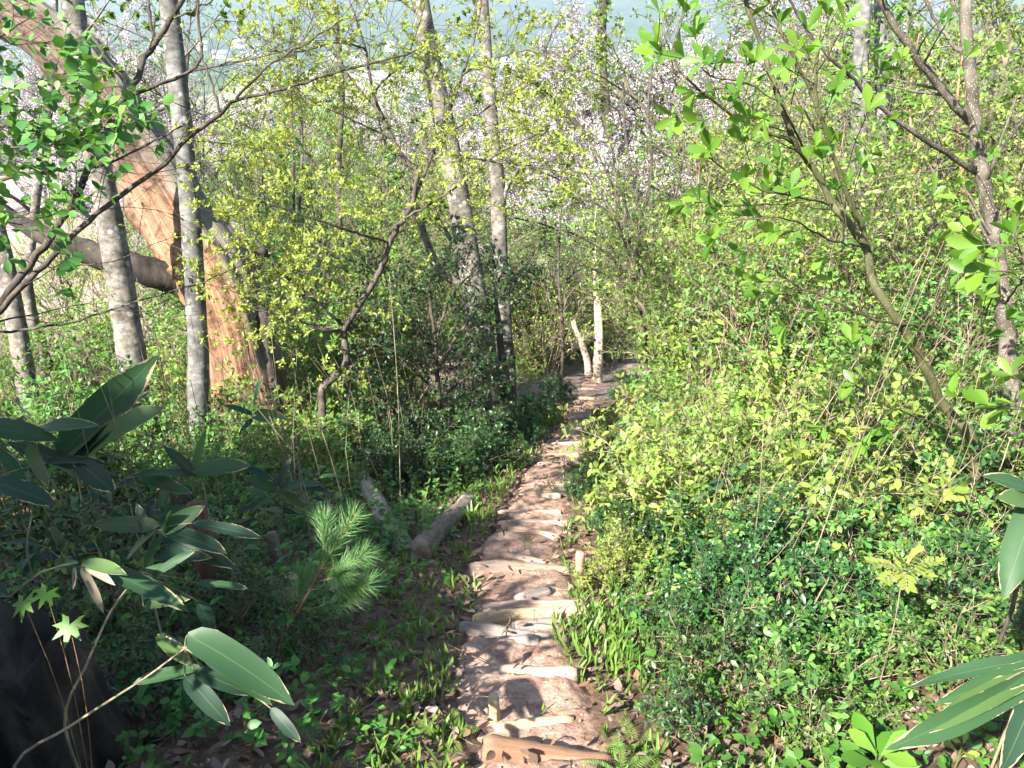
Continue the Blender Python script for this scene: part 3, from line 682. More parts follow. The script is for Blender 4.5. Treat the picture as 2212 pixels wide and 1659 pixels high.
trunk_tree('grey_tree', (1052, 860), [(1048, 800), (1035, 700), (1012, 560), (985, 400), (960, 270), (930, 130), (905, -20)], 62, 40, B['grey'], 'thicker grey trunk leaning left behind the dark evergreen bush', Y['young'], twigs=7, leaf=lf, dep=11.6,
           limbs=[([(995, 610, 11.6), (950, 585, 11.5), (925, 530, 11.4), (908, 485, 11.3), (890, 450, 11.2)], 24, 10), ([(1000, 545, 11.6), (975, 520, 11.5), (960, 490, 11.5)], 12, 7)])
trunk_tree('grey_tree', (1098, 850), [(1096, 810), (1088, 700), (1080, 540), (1075, 400), (1062, 270), (1050, 120), (1040, -20)], 38, 27, B['grey'], 'slim straight trunk just right of the thicker leaning grey trunk', Y['young'], twigs=7, leaf=lf, dep=11.9,
           limbs=[([(1086, 440, 11.9), (1100, 395, 11.8), (1135, 352, 11.7), (1180, 350, 11.6), (1215, 335, 11.5)], 10, 4)])
tw = trunk_tree('twin_tree', (1290, 812), [(1291, 790), (1294, 720), (1291, 660), (1287, 590)], 24, 13, B['pale'], 'pale tree with two sunlit trunks at the far end of the trail', Y['young'], twigs=14, leaf=lf, top=1.6, twl=.9, dep=23.6,
           limbs=[([(1272, 810, 23.6), (1268, 780, 23.6), (1256, 740, 23.5), (1243, 712, 23.4), (1238, 690, 23.4)], 17, 11)])
trunk_tree('dark_tree', (1328, 540), [(1322, 420), (1312, 260), (1304, 170), (1300, 80), (1304, -20)], 24, 18, B['black'], 'dark trunk wrapped in leafy creeper before the cherry blossom at top centre', Y['yellow'], twigs=26, leaf=dict(lf, n_node=1.5, size=.11), dep=33, twl=1.4,
           limbs=[([(1322, 300, 33), (1275, 300, 33), (1215, 230, 32.8), (1165, 185, 32.6), (1110, 160, 32.4)], 14, 8)])
trunk_tree('dark_tree', (1872, 860), [(1868, 800), (1866, 640), (1858, 480), (1856, 320), (1858, 160), (1868, -20)], 40, 32, B['darkgrey'], 'left one of two dark upright trunks inside the right thicket', Y['young'], twigs=7, leaf=lf, dep=10.5)
trunk_tree('dark_tree', (1912, 850), [(1912, 800), (1912, 640), (1908, 480), (1904, 320), (1902, 160), (1900, -20)], 28, 22, B['darkgrey'], 'right thinner one of two dark upright trunks inside the right thicket', Y['young'], twigs=7, leaf=lf, dep=11)
for k, (u, v, d, ww, lb) in enumerate(((640, 720, 15, 9, 'thin dark sapling behind the crooked tree, nearest the dead tree'), (655, 700, 16, 8, 'thin dark sapling right beside its twin behind the crooked tree'), (735, 560, 19, 16, 'dark trunk half hidden by the crooked tree canopy'), (1216, 780, 20, 7, 'thin leaning sapling left of the twin pale trunks'), (2085, 860, 9, 14, 'reddish slim stem between the dark trunks and the speckled trunk'), (1980, 830, 10, 10, 'slim pinkish stem right of the two dark upright trunks'))):
    trunk_tree('sapling', (u, v), [(u, v - 60), (u + (-6) ** (k % 2) - 4, v - 200), (u - 8 + 6 * k % 13, v - 380), (u - 12, v - 540)], ww, ww * .6, B['darktwig'] if k < 4 else B['redtwig'], lb, Y['young'], twigs=10, leaf=dict(lf, size=.06), dep=d, top=1.0, twl=.8)

# ------------------------------------------------------------------ the crooked tree, centre left
def px_tree(name, label, base, stems, bark, q, leafm, leaf, flower=False, group=None, cat='tree', base_pt=None, extra=None):
    """stems: list of (points (u,v,d), width px root, tip, twig count, twig length); the first one starts in the ground"""
    b = base_pt if base_pt is not None else G(*base)
    t = empty(name, b, label, cat, group); tr = SK(); bs = SK()
    for i, (pts, w0, w1, k, tl) in enumerate(stems):
        L = np.array([P(*x) for x in pts]); Dm = float(np.mean([x[2] for x in pts]))
        if i == 0: L = np.vstack([b - np.array([0, 0, .1]), L])
        n = max(14, int(np.sum(np.linalg.norm(np.diff(L, axis=0), axis=1)) / .06)); c = smooth_line(L - b, n)
        c = c + RNG.normal(0, .004, c.shape); rad = np.linspace(w0, w1, n) / 2 / F * Dm
        ls = SK() if i else tr; ls.tube(c, rad, 10 if w0 > 10 else 7, .04)
        qq = dict(q); qq['kl'] = [tl] + list(q.get('kl', [0, .3])[1:])
        if k: branch_off(ls, list(c), ds_of(c), tl, w1 / 2 / F * Dm * .9, 0, qq, k, .12 if i else .4)
        bs.tips += ls.tips + [(c[-1], ds_of(c)[-1])]; bs.nodes += ls.nodes
        if i: link('limb', ls.mesh('limb'), bark, t)
    link('trunk', tr.mesh('trunk'), bark, t)
    link('foliage', foliage('foliage', bs, **leaf), leafm, t)
    if flower:
        f = SK(); f.tips = bs.tips; link('flowers', foliage('flowers', f, size=.022, ratio=.8, shape='simple', n_tip=4, n_node=0, ang=80, jit=.012), Y['flower'], t)
    return t
QC = dict(seg=.10, jit=.13, trop=.02, kids=[8, 4, 2], kl=[.9, .36, .17], ratio=.5, ang=48, leaf=1, max=3, rr=.55, rmin=.0016, flat=.7)
d0 = Gd(692, 985)
d0 = min(d0, 8.2)
px_tree('crooked_tree', 'crooked dark tree with bright yellow-green leaf tufts left of the trail', (692, 985), [
 ([(696, 930, d0), (694, 870, d0), (698, 835, d0), (722, 815, d0), (748, 785, d0), (744, 715, d0), (772, 665, d0 - .1), (805, 615, d0 - .1), (828, 570, d0 - .2), (842, 525, d0 - .2), (868, 475, d0 - .3), (892, 440, d0 - .3), (900, 380, d0 - .3)], 26, 9, 7, .7),
 ([(900, 380, d0 - .3), (850, 300, d0 - .4), (806, 200, d0 - .5), (790, 110, d0 - .5), (765, 30, d0 - .6), (740, -40, d0 - .6)], 8, 4, 14, .75),
 ([(892, 440, d0 - .3), (935, 330, d0 - .2), (975, 230, d0 - .2), (1000, 160, d0 - .1), (1030, 60, d0), (1045, -30, d0)], 8, 4, 14, .75),
 ([(945, 305, d0 - .2), (1010, 260, d0 - .4), (1080, 215, d0 - .6), (1150, 180, d0 - .8)], 6, 3, 10, .5),
 ([(868, 475, d0 - .3), (930, 440, d0 - .5), (1000, 395, d0 - .7), (1080, 330, d0 - .8), (1160, 290, d0 - .9)], 6, 2.5, 12, .55),
 ([(842, 525, d0 - .2), (760, 500, d0 - .6), (670, 470, d0 - .9), (580, 440, d0 - 1.1), (500, 425, d0 - 1.2)], 7, 2.5, 18, .6),
 ([(744, 715, d0), (690, 712, d0 - .2), (640, 690, d0 - .3), (580, 675, d0 - .5), (520, 660, d0 - .6)], 9, 3, 12, .55),
 ([(744, 705, d0), (680, 650, d0 - .2), (620, 600, d0 - .3), (550, 560, d0 - .4), (470, 540, d0 - .6)], 7, 2.5, 15, .6),
 ([(850, 300, d0 - .4), (760, 260, d0 - .6), (680, 220, d0 - .8), (600, 180, d0 - .9)], 5, 2, 12, .6),
 ([(820, 585, d0 - .1), (720, 420, d0 + .2), (660, 330, d0 + .3), (600, 300, d0 + .4), (530, 270, d0 + .4)], 6, 2.5, 16, .65),
 ([(806, 200, d0 - .5), (870, 130, d0 - .5), (900, 70, d0 - .4), (920, 0, d0 - .4)], 5, 2.5, 9, .6),
 ([(830, 260, d0 - .45), (730, 130, d0 - .3), (690, 60, d0 - .3), (640, 10, d0 - .2)], 5, 2.5, 10, .6),
 ([(930, 330, 8.0), (1000, 340, 7.8), (1070, 350, 7.6), (1150, 360, 7.5), (1230, 375, 7.4)], 5, 2.5, 9, .5),
 ([(1000, 160, 8.0), (1060, 130, 7.8), (1130, 110, 7.7), (1190, 120, 7.6)], 5, 2.5, 9, .5),
 ([(790, 110, 7.6), (740, 90, 7.3), (650, 110, 7.2), (580, 110, 7.1)], 5, 2.5, 9, .55),
], B['darktwig'], QC, Y['yellow'], dict(size=.058, ratio=.40, shape='obov', n_tip=6, n_node=.12, ang=52, upb=.45, droop=.1), flower=True)

# ------------------------------------------------------------------ dark branches sweeping in from the left
QB = dict(seg=.12, jit=.12, trop=.0, kids=[4, 3], kl=[.7, .3], ratio=.5, ang=42, leaf=1, max=2, rr=.55, rmin=.0016)
bx = P(-260, 900, 4.2); 
px_tree('slender_tree', 'dark bare-limbed tree sweeping in from the left edge across the pale trunks', None, [
 ([(-130, 830, 4.2), (-20, 690, 4.2), (72, 560, 4.2), (160, 433, 4.2), (211, 307, 4.2), (273, 208, 4.2), (327, 106, 4.3), (375, 34, 4.3), (420, -40, 4.4)], 22, 11, 6, .5),
 ([(-70, 760, 4.15), (30, 640, 4.1), (109, 559, 4.1), (191, 477, 4.1), (290, 402, 4.1), (368, 341, 4.1), (402, 300, 4.1), (477, 244, 4.1), (511, 215, 4.2), (600, 195, 4.2), (754, 150, 4.3), (900, 110, 4.4)], 14, 4, 16, .6),
 ([(273, 208, 4.2), (345, 182, 4.2), (419, 150, 4.2), (433, 102, 4.2), (426, 20, 4.2), (430, -40, 4.2)], 9, 5, 7, .5),
 ([(477, 244, 4.1), (460, 190, 4.1), (440, 130, 4.1), (432, 100, 4.1)], 6, 4, 2, .3),
 ([(511, 215, 4.2), (540, 180, 4.2), (600, 130, 4.2), (680, 80, 4.2), (740, 40, 4.2)], 6, 2.5, 8, .5),
 ([(420, 150, 4.2), (500, 135, 4.2), (580, 120, 4.2), (660, 90, 4.2)], 5, 2, 8, .45),
 ([(335, 95, 4.3), (322, 30, 4.3), (325, -30, 4.3)], 8, 6, 1, .3),
 ([(0, 720, 4.3), (130, 700, 4.3), (300, 650, 4.3), (420, 615, 4.3), (560, 560, 4.3)], 6, 2, 8, .35),
 ([(-40, 400, 4.3), (80, 372, 4.3), (180, 368, 4.3), (240, 350, 4.3), (330, 305, 4.3), (400, 270, 4.3)], 9, 3, 9, .5),
 ([(375, 40, 4.3), (430, 15, 4.3), (500, -20, 4.3)], 5, 3, 3, .4),
], B['darktwig'], QB, Y['yellow'], dict(size=.028, ratio=.45, shape='obov', n_tip=3, n_node=.1, ang=40), base_pt=gp(bx[0], bx[1]))

# ------------------------------------------------------------------ broad-leaved branch at upper left
QL = dict(seg=.09, jit=.12, trop=-.01, kids=[5, 4], kl=[.55, .22], ratio=.5, ang=45, leaf=1, max=2, rr=.55, rmin=.0015, flat=.5)
bx = P(-420, 800, 3.8)
px_tree('broadleaf_tree', 'tree with rounded fresh green leaves hanging in at the upper left corner', None, [
 ([(-340, 600, 3.8), (-300, 300, 3.8), (-260, 60, 3.9)], 20, 10, 0, .4),
 ([(-300, 330, 3.8), (-160, 250, 3.7), (-40, 205, 3.6), (80, 180, 3.5), (190, 190, 3.5)], 9, 2.5, 16, .45),
 ([(-300, 250, 3.8), (-120, 130, 3.7), (0, 80, 3.6), (60, 40, 3.6)], 8, 2.5, 12, .45),
 ([(-100, 225, 3.65), (0, 270, 3.5), (100, 290, 3.4), (200, 275, 3.4)], 6, 2, 12, .4),
 ([(-300, 450, 3.8), (-120, 470, 3.6), (0, 480, 3.5), (110, 500, 3.45)], 6, 2, 9, .4),
 ([(-300, 380, 3.8), (-120, 330, 3.6), (20, 320, 3.5), (90, 310, 3.4)], 6, 2, 8, .4),
], B['darktwig'], QL, Y['mid'], dict(size=.062, ratio=.66, shape='oval', n_tip=3, n_node=1.1, ang=60, upb=.75, droop=.22), base_pt=gp(bx[0], bx[1]))  # darker leaf colour stands in for shade on this crown

# ------------------------------------------------------------------ right foreground trees
QR = dict(seg=.10, jit=.10, trop=.03, kids=[5, 2], kl=[.46, .22], ratio=.5, ang=46, leaf=0, max=1, rr=.6, rmin=.002)
dR = 3.9
bR = gp(P(2125, 1015, 4.6)[0], P(2125, 1015, 4.6)[1])
lr = dict(size=.105, ratio=.42, shape='obov', n_tip=5, n_node=.1, ang=44, upb=.25, droop=.12, fold=.3)
px_tree('leaning_tree', 'dark mossy-stemmed tree leaning up to the left at right, with big leaf rosettes', None, [
 ([(2106, 985, 4.6), (2037, 872, 4.5), (1962, 729, 4.3), (1884, 610, 4.2), (1870, 532, 4.2), (1799, 440, 4.1), (1754, 355, 4.0), (1713, 300, 3.9), (1656, 136, 3.8), (1611, 0, 3.7), (1590, -60, 3.7)], 30, 8, 15, .45),
 ([(1713, 310, 3.9), (1640, 275, 3.8), (1560, 235, 3.7), (1500, 185, 3.6), (1458, 136, 3.6), (1420, 95, 3.5)], 9, 4, 12, .35),
 ([(1890, 615, 4.2), (1865, 500, 4.3), (1833, 423, 4.2), (1799, 334, 4.1), (1765, 232, 4.0), (1720, 133, 3.9), (1669, 27, 3.8), (1640, -40, 3.8)], 14, 5, 12, .4),
 ([(1765, 232, 4.0), (1762, 150, 3.9), (1770, 60, 3.9), (1773, -40, 3.9)], 9, 6, 6, .35),
 ([(1990, 705, 4.35), (1890, 690, 4.1), (1790, 645, 4.0), (1700, 605, 3.9), (1665, 560, 3.8), (1672, 520, 3.8)], 8, 3, 10, .35),
 ([(1799, 440, 4.1), (1740, 430, 3.9), (1650, 410, 3.8), (1580, 370, 3.7), (1530, 340, 3.6)], 6, 3, 10, .35),
 ([(1740, 340, 3.95), (1690, 230, 3.6), (1620, 180, 3.5), (1540, 165, 3.4), (1480, 120, 3.4)], 6, 3, 10, .35),
 ([(1870, 532, 4.2), (1800, 520, 3.8), (1720, 480, 3.6), (1650, 470, 3.5), (1570, 480, 3.5)], 6, 3, 10, .35),
 ([(2050, 900, 4.5), (2080, 800, 4.2), (2120, 700, 4.0), (2160, 600, 3.8)], 7, 3, 9, .35),
 ([(2070, 940, 4.5), (1980, 900, 4.2), (1900, 870, 4.0), (1850, 830, 3.9)], 6, 3, 7, .35),
], B['mossy'], QR, Y['broad'], lr, base_pt=bR)
bS = gp(P(2215, 1030, 5.2)[0], P(2215, 1030, 5.2)[1])
px_tree('speckled_tree', 'upright tree with pale-speckled brown trunk near the right edge', None, [
 ([(2195, 960, 5.2), (2180, 800, 5.2), (2166, 640, 5.2), (2148, 500, 5.2), (2122, 390, 5.2), (2106, 270, 5.2), (2095, 150, 5.2), (2086, 40, 5.2), (2082, -60, 5.2)], 40, 22, 6, .6),
 ([(2098, 262, 5.2), (2060, 225, 5.1), (2003, 153, 5.0), (1952, 85, 4.9), (1901, 0, 4.8), (1880, -40, 4.8)], 20, 13, 7, .6),
 ([(2110, 372, 5.2), (2010, 310, 5.0), (1901, 232, 4.8), (1840, 170, 4.6), (1799, 130, 4.5), (1740, 60, 4.4), (1700, -10, 4.3)], 14, 5, 12, .5),
 ([(2076, 112, 5.2), (2040, 70, 5.2), (2010, 20, 5.2), (1990, -40, 5.2)], 9, 6, 6, .5),
 ([(2125, 400, 5.2), (2160, 330, 5.0), (2212, 260, 4.8), (2280, 200, 4.6)], 8, 3, 10, .5),
 ([(2150, 510, 5.2), (2190, 450, 5.0), (2250, 400, 4.9)], 7, 3, 9, .5),
 ([(2170, 660, 5.2), (2210, 600, 4.6), (2250, 560, 4.2)], 7, 3, 10, .5),
], B['speck'], QR, Y['broad'], dict(lr, size=.085), base_pt=bS)
bx = gp(P(2330, 900, 2.5)[0], P(2330, 900, 2.5)[1])
px_tree('sapling', 'nearest sapling with big soft leaves reaching in from the right edge', None, [
 ([(2330, 820, 2.5), (2310, 650, 2.5), (2290, 500, 2.5)], 12, 6, 0, .3),
 ([(2310, 660, 2.5), (2240, 590, 2.45), (2180, 540, 2.4), (2130, 525, 2.4)], 6, 3, 4, .2),
 ([(2320, 760, 2.5), (2250, 640, 2.5), (2200, 600, 2.5), (2170, 600, 2.5)], 6, 3, 4, .2),
 ([(2320, 800, 2.5), (2240, 880, 2.6), (2190, 880, 2.6)], 5, 3, 4, .2),
], B['darktwig'], QR, Y['broad'], dict(lr, size=.10), base_pt=bx)

# ------------------------------------------------------------------ fan-shaped bush-tree right of centre
QF = dict(seg=.2, jit=.07, trop=.015, kids=[9, 5, 2], kl=[1.1, .5, .25], ratio=.5, ang=28, leaf=1, max=2, rr=.6, rmin=.003)
dF = 13.5
px_tree('multistem_tree', 'dark many-stemmed tree fanning upward right of the twin pale trunks', (1397, 770), [
 ([(1396, 735, dF), (1386, 690, dF), (1378, 600, dF), (1372, 520, dF), (1376, 440, dF), (1362, 360, dF), (1350, 280, dF), (1345, 180, dF)], 16, 5, 6, 1.0),
 ([(1396, 735, dF), (1400, 640, dF), (1380, 560, dF + .1), (1382, 480, dF), (1400, 420, dF), (1408, 330, dF), (1400, 240, dF), (1410, 140, dF)], 14, 4, 8, 1.0),
 ([(1385, 680, dF), (1360, 560, dF), (1320, 470, dF), (1260, 420, dF), (1190, 380, dF), (1120, 350, dF)], 8, 3, 12, .9),
 ([(1385, 690, dF), (1340, 580, dF), (1270, 520, dF - .3), (1190, 490, dF - .4), (1110, 470, dF - .4)], 7, 3, 12, .9),
 ([(1390, 700, dF), (1330, 610, dF), (1250, 570, dF - .4), (1180, 550, dF - .5)], 6, 2.5, 9, .8),
 ([(1378, 600, dF), (1340, 450, dF), (1300, 350, dF), (1260, 280, dF), (1220, 200, dF)], 7, 3, 10, 1.0),
 ([(1376, 520, dF), (1330, 380, dF), (1320, 300, dF), (1290, 220, dF)], 6, 3, 8, 1.0),
 ([(1392, 560, dF), (1440, 470, dF), (1470, 380, dF), (1480, 280, dF)], 6, 3, 8, 1.0),
], B['darktwig'], QF, Y['mid'], dict(size=.06, ratio=.42, shape='simple', n_tip=3, n_node=.9, ang=55, upb=.6))

# ------------------------------------------------------------------ dark evergreen with layered sprays behind the path bend
def layered_bush(name, label, base, mats, stems, q, leaf):
    return px_tree(name, label, base, stems, B['darktwig'], q, mats, leaf, cat='bush')
QE = dict(seg=.12, jit=.06, trop=.005, kids=[9, 6, 3], kl=[.8, .36, .15], ratio=.5, ang=42, leaf=1, max=3, rr=.5, rmin=.0018, flat=.35)
dE = 10.2
px_tree('evergreen_bush', 'dark evergreen bush with layered sprays in front of the central grey trunks', (960, 985), [
 ([(955, 930, dE), (945, 830, dE), (940, 740, dE), (930, 660, dE), (925, 610, dE)], 14, 6, 14, .8),
 ([(945, 800, dE), (985, 730, dE), (1030, 670, dE - .1), (1060, 630, dE - .2), (1085, 590, dE - .2)], 8, 3, 14, .4),
 ([(940, 740, dE), (970, 650, dE), (1010, 600, dE), (1050, 590, dE)], 7, 3, 12, .5),
 ([(940, 760, dE), (890, 690, dE), (850, 640, dE + .1), (830, 590, dE + .2)], 7, 3, 12, .6),
 ([(950, 850, dE), (890, 800, dE - .2), (850, 760, dE - .3), (800, 740, dE - .3)], 7, 3, 12, .6),
 ([(950, 860, dE), (1000, 820, dE - .3), (1025, 805, dE - .4), (1040, 780, dE - .4)], 7, 3, 12, .35),
 ([(955, 920, dE), (900, 900, dE - .4), (850, 880, dE - .5), (810, 850, dE - .6)], 7, 3, 12, .6),
 ([(955, 930, dE), (1000, 910, dE - .3), (1035, 890, dE - .5)], 7, 3, 12, .4),
], B['darktwig'], QE, Y['deep'], dict(size=.055, ratio=.5, shape='oval', n_tip=3, n_node=1.3, ang=55, upb=.7), cat='bush')

# ------------------------------------------------------------------ shrub kinds, copied into place
class Kind: pass
def make_kind(stems, h, spread, q, bark, leafm, leaf, r=.008, extra=None):
    k = Kind(); sk = SK()
    for i in range(stems):
        a = RNG.random() * 2 * math.pi; tl = spread * RNG.uniform(.2, 1)
        d = nrm(np.array([math.cos(a) * tl, math.sin(a) * tl, 1.0])); b = np.array([math.cos(a), math.sin(a), 0]) * RNG.uniform(0, .12) * h * spread
        grow(sk, b - np.array([0, 0, .03]), d, h * RNG.uniform(.6, 1.05), r * RNG.uniform(.7, 1.2), 0, q)
    k.wood = sk.mesh('branches'); k.wood.materials.append(bark)
    k.leaf = foliage('foliage', sk, **leaf); k.leaf.materials.append(leafm); return k
def put(name, k, loc, label, cat, group, rz, sc, wood='branches', leaf='foliage'):
    t = empty(name, loc, label, cat, group, rz, sc)
    a = bpy.data.objects.new(wood, k.wood); COL.objects.link(a); a.parent = t
    a = bpy.data.objects.new(leaf, k.leaf); COL.objects.link(a); a.parent = t
    return t
QS = dict(seg=.09, jit=.16, trop=.03, kids=[9, 5], ratio=.5, ang=48, leaf=1, max=2, rr=.5, rmin=.0014)
young = [make_kind(9, 1.0, .75, QS, B['twig'], Y[m], dict(size=.044, ratio=.48, shape='oval', n_tip=4, n_node=.8, ang=58, upb=.6)) for m in ('young', 'young', 'yellow', 'mid')]
QD = dict(seg=.07, jit=.18, trop=.03, kids=[9, 5], ratio=.45, ang=50, leaf=1, max=2, rr=.5, rmin=.0012)
ever = [make_kind(12, .7, .9, QD, B['darktwig'], Y['dark'], dict(size=.036, ratio=.5, shape='oval', n_tip=4, n_node=1.7, ang=55, upb=.6)) for _ in range(3)]
QN = dict(seg=.07, jit=.16, trop=.02, kids=[6, 4], ratio=.5, ang=50, leaf=1, max=2, rr=.55, rmin=.0014)
near = [make_kind(8, .62, .95, QN, B['twig'], Y[m], dict(size=.046, ratio=.46, shape='obov', n_tip=4, n_node=.45, ang=55, upb=.5), r=.006) for m in ('dark', 'mid', 'mid', 'dark')]
mids = [make_kind(10, .9, .8, QS, B['twig'], Y['mid'], dict(size=.05, ratio=.46, shape='oval', n_tip=4, n_node=1.1, ang=58, upb=.65)) for _ in range(3)]
QBo = dict(seg=.11, jit=.11, trop=-.03, kids=[6, 3], ratio=.45, ang=50, leaf=0, max=2, rr=.5, rmin=.0016, flat=.6)
bough = [make_kind(7, 1.35, .85, QBo, B['twig'], Y[m], dict(size=.078, ratio=.5, shape='oval', n_tip=3, n_node=1.25, ang=58, upb=.75, droop=.25), r=.009) for m in ('young', 'yellow', 'young', 'red')]
QW = dict(seg=.14, jit=.12, trop=.02, kids=[7, 5], ratio=.5, ang=35, leaf=1, max=2, rr=.5, rmin=.0018)
reedy = [make_kind(12, 1.3, .7, QW, B['twig'], Y['yellow'], dict(size=.035, ratio=.45, shape='simple', n_tip=2, n_node=.25, ang=50)) for _ in range(2)]
QTt = dict(seg=.35, jit=.13, trop=.04, kids=[11, 9, 5], ratio=.45, ang=45, leaf=1, max=3, rr=.5, rmin=.004)
def make_tree_kind(h, leafm, size, bark, n_node, q=QTt, stems=1, spread=.1, shape='simple', r=.09, nt=3, jit=.03):
    return make_kind(stems, h, spread, q, bark, leafm, dict(size=size, ratio=.6, shape=shape, n_tip=nt, n_node=n_node, ang=58, upb=.5, jit=jit), r=r)
QTL = dict(seg=.14, jit=.14, trop=.03, kids=[14, 7], ratio=.36, ang=46, leaf=1, max=2, rr=.45, rmin=.0018)
tall = [make_kind(8, 2.3, .45, QTL, B['twig'], Y[m], dict(size=.050, ratio=.48, shape='oval', n_tip=4, n_node=.8, ang=58, upb=.55), r=.012) for m in ('young', 'yellow', 'young', 'mid')]
QP = dict(seg=.18, jit=.10, trop=.02, kids=[24, 6], kl=[.75, .3], ratio=.3, ang=52, leaf=1, max=2, rr=.4, rmin=.002, flat=.6)
pole = [make_kind(4, 4.2, .22, QP, B['brown'], Y[m], dict(size=.052, ratio=.46, shape='oval', n_tip=4, n_node=1.0, ang=58, upb=.6), r=.016) for m in ('young', 'yellow', 'young', 'yellow')]
bgt = [make_tree_kind(6.0, Y[m], .070, B['brown'], 1.6, stems=3, spread=.4, r=.06) for m in ('young', 'yellow', 'mid', 'young')]
QCH = dict(seg=.5, jit=.14, trop=.015, kids=[9, 8, 5], ratio=.5, ang=50, leaf=1, max=3, rr=.5, rmin=.006)
cher = [make_tree_kind(8.0, Y['petal'], .08, B['darktwig'], 11.0, QCH, stems=4, spread=.85, r=.13, nt=10, jit=.065) for _ in range(3)]

ORD = ['first', 'second', 'third', 'fourth', 'fifth', 'sixth', 'seventh', 'eighth', 'ninth', 'tenth', 'eleventh', 'twelfth', 'thirteenth', 'fourteenth', 'fifteenth', 'sixteenth', 'seventeenth', 'eighteenth']
def zone(name, kinds, spots, fmt, cat, group, order='v', **kw):
    """spots: (u, v of the foot, size) or ('d', u, v, depth, size)"""
    rows = []
    for s in spots:
        if s[0] == 'd': b = P(s[1], s[2], s[3]); b = gp(b[0], b[1]); sc = s[4]
        else: b = G(s[0], s[1]); sc = s[2]
        rows.append((b, sc))
    rows.sort(key=(lambda r: r[0][1]) if order == 'v' else (lambda r: uv_of(r[0])[0]))
    for i, (b, sc) in enumerate(rows):
        put(name, kinds[int(RNG.integers(len(kinds)))], b - np.array([0, 0, .02]), fmt.format(ORD[i]), cat, group, RNG.random() * 6.28, sc if not np.isscalar(sc) else (sc * RNG.uniform(.9, 1.1), sc * RNG.uniform(.9, 1.1), sc), **kw)
# right-hand thicket
zone('slender_tree', pole, [('d', 1560, 700, 11, 1.24), ('d', 1640, 700, 9, 1.12), ('d', 1720, 700, 11, 1.30), ('d', 1800, 700, 8.5, 1.12), ('d', 1880, 700, 12, 1.42), ('d', 1950, 700, 8.5, 1.18), ('d', 2040, 700, 11, 1.36), ('d', 2120, 700, 8, 1.12), ('d', 2190, 700, 10, 1.36), ('d', 2270, 700, 8.5, 1.24), ('d', 1480, 700, 13, 1.30)],
     'slender-stemmed leafy tree rising out of the right thicket, {} from the left', 'tree', 'slender trees of the right thicket', 'u', wood='trunk', leaf='crown')
zone('slender_tree', pole, [('d', 1200, 700, 29, 1.8), ('d', 1250, 700, 33, 1.9), ('d', 1340, 700, 29, 1.8), ('d', 1440, 700, 17, 1.25), ('d', 1510, 700, 18, 1.6), ('d', 1600, 700, 17, 1.6), ('d', 1690, 700, 18, 1.7), ('d', 1140, 700, 28, 1.8)],
     'slender-stemmed leafy tree by the far end of the trail, {} from the left', 'tree', 'slender trees by the far trail', 'u', wood='trunk', leaf='crown')
zone('slender_tree', pole, [('d', 520, 700, 15, 1.25), ('d', 620, 700, 13, 1.15), ('d', 700, 700, 15, 1.3), ('d', 790, 700, 16, 1.4), ('d', 870, 700, 18, 1.5), ('d', 950, 700, 24, 1.7), ('d', 1030, 700, 26, 1.7)],
     'slender-stemmed leafy tree behind the crooked tree, {} from the left', 'tree', 'slender trees behind the crooked tree', 'u', wood='trunk', leaf='crown')
zone('leafy_shrub', young, [(1420, 1150, .8), (1500, 1080, 1.0), (1450, 1050, .8), (1560, 1190, .9), (1480, 990, 1.1), (1450, 960, .9), (1640, 1120, 1.0), (1580, 1000, 1.2), (1390, 930, .6), (1510, 920, 1.2)],
     'bright leafy shrub in the right thicket edge along the trail, {} from the camera', 'shrub', 'yellow-green shrubs of the right thicket')
zone('leafy_shrub', young, [(1720, 1060, 1.2), (1860, 1080, 1.1), (1800, 980, 1.3), (1980, 1040, 1.2), (1680, 950, 1.4), (1920, 950, 1.4), (2120, 980, 1.2), (1560, 920, 1.4), (1780, 890, 1.6), (2060, 900, 1.5), (2200, 900, 1.4), (1660, 880, 1.6)],
     'bright leafy shrub behind the leaning mossy stem, {} from the camera', 'shrub', 'yellow-green shrubs of the right thicket')
zone('leafy_shrub', tall, [('d', 1700, 700, 7.5, 1.03), ('d', 1620, 700, 8.5, 1.15), ('d', 1830, 700, 7.5, 1.15), ('d', 1960, 700, 7, 1.09), ('d', 2100, 700, 7.5, 1.15), ('d', 2230, 700, 7, 1.21), ('d', 1520, 700, 9.5, 1.30), ('d', 1760, 700, 10, 1.56), ('d', 1900, 700, 10, 1.62), ('d', 2040, 700, 10, 1.62), ('d', 2180, 700, 10, 1.69)],
     'tall bright shrub in the middle of the right thicket, {} from the left', 'shrub', 'tall shrubs in the thicket', 'u')
zone('leafy_shrub', tall, [('d', 640, 700, 11, 1.43), ('d', 720, 700, 12, 1.56), ('d', 800, 700, 13.5, 1.4), ('d', 880, 700, 15.5, 1.6), ('d', 560, 700, 14, 1.56), ('d', 480, 700, 15, 1.56), ('d', 340, 700, 15, 1.30), ('d', 1130, 700, 26, 1.7), ('d', 1010, 700, 24, 1.7)],
     'tall bright shrub behind the crooked tree and evergreen bush, {} from the left', 'shrub', 'tall shrubs behind the crooked tree', 'u')
zone('leafy_shrub', tall, [('d', 1600, 870, 12, 1.3), ('d', 1560, 850, 13, 1.56), ('d', 1520, 830, 16, 1.82), ('d', 1650, 830, 14, 1.69), ('d', 1760, 830, 14, 1.69), ('d', 1880, 840, 13, 1.69), ('d', 2000, 830, 14, 1.69), ('d', 2120, 840, 13, 1.69), ('d', 2240, 840, 13, 1.69)],
     'tall bright shrub at the back of the right thicket, {} from the left', 'shrub', 'tall shrubs at the back of the thicket', 'u')
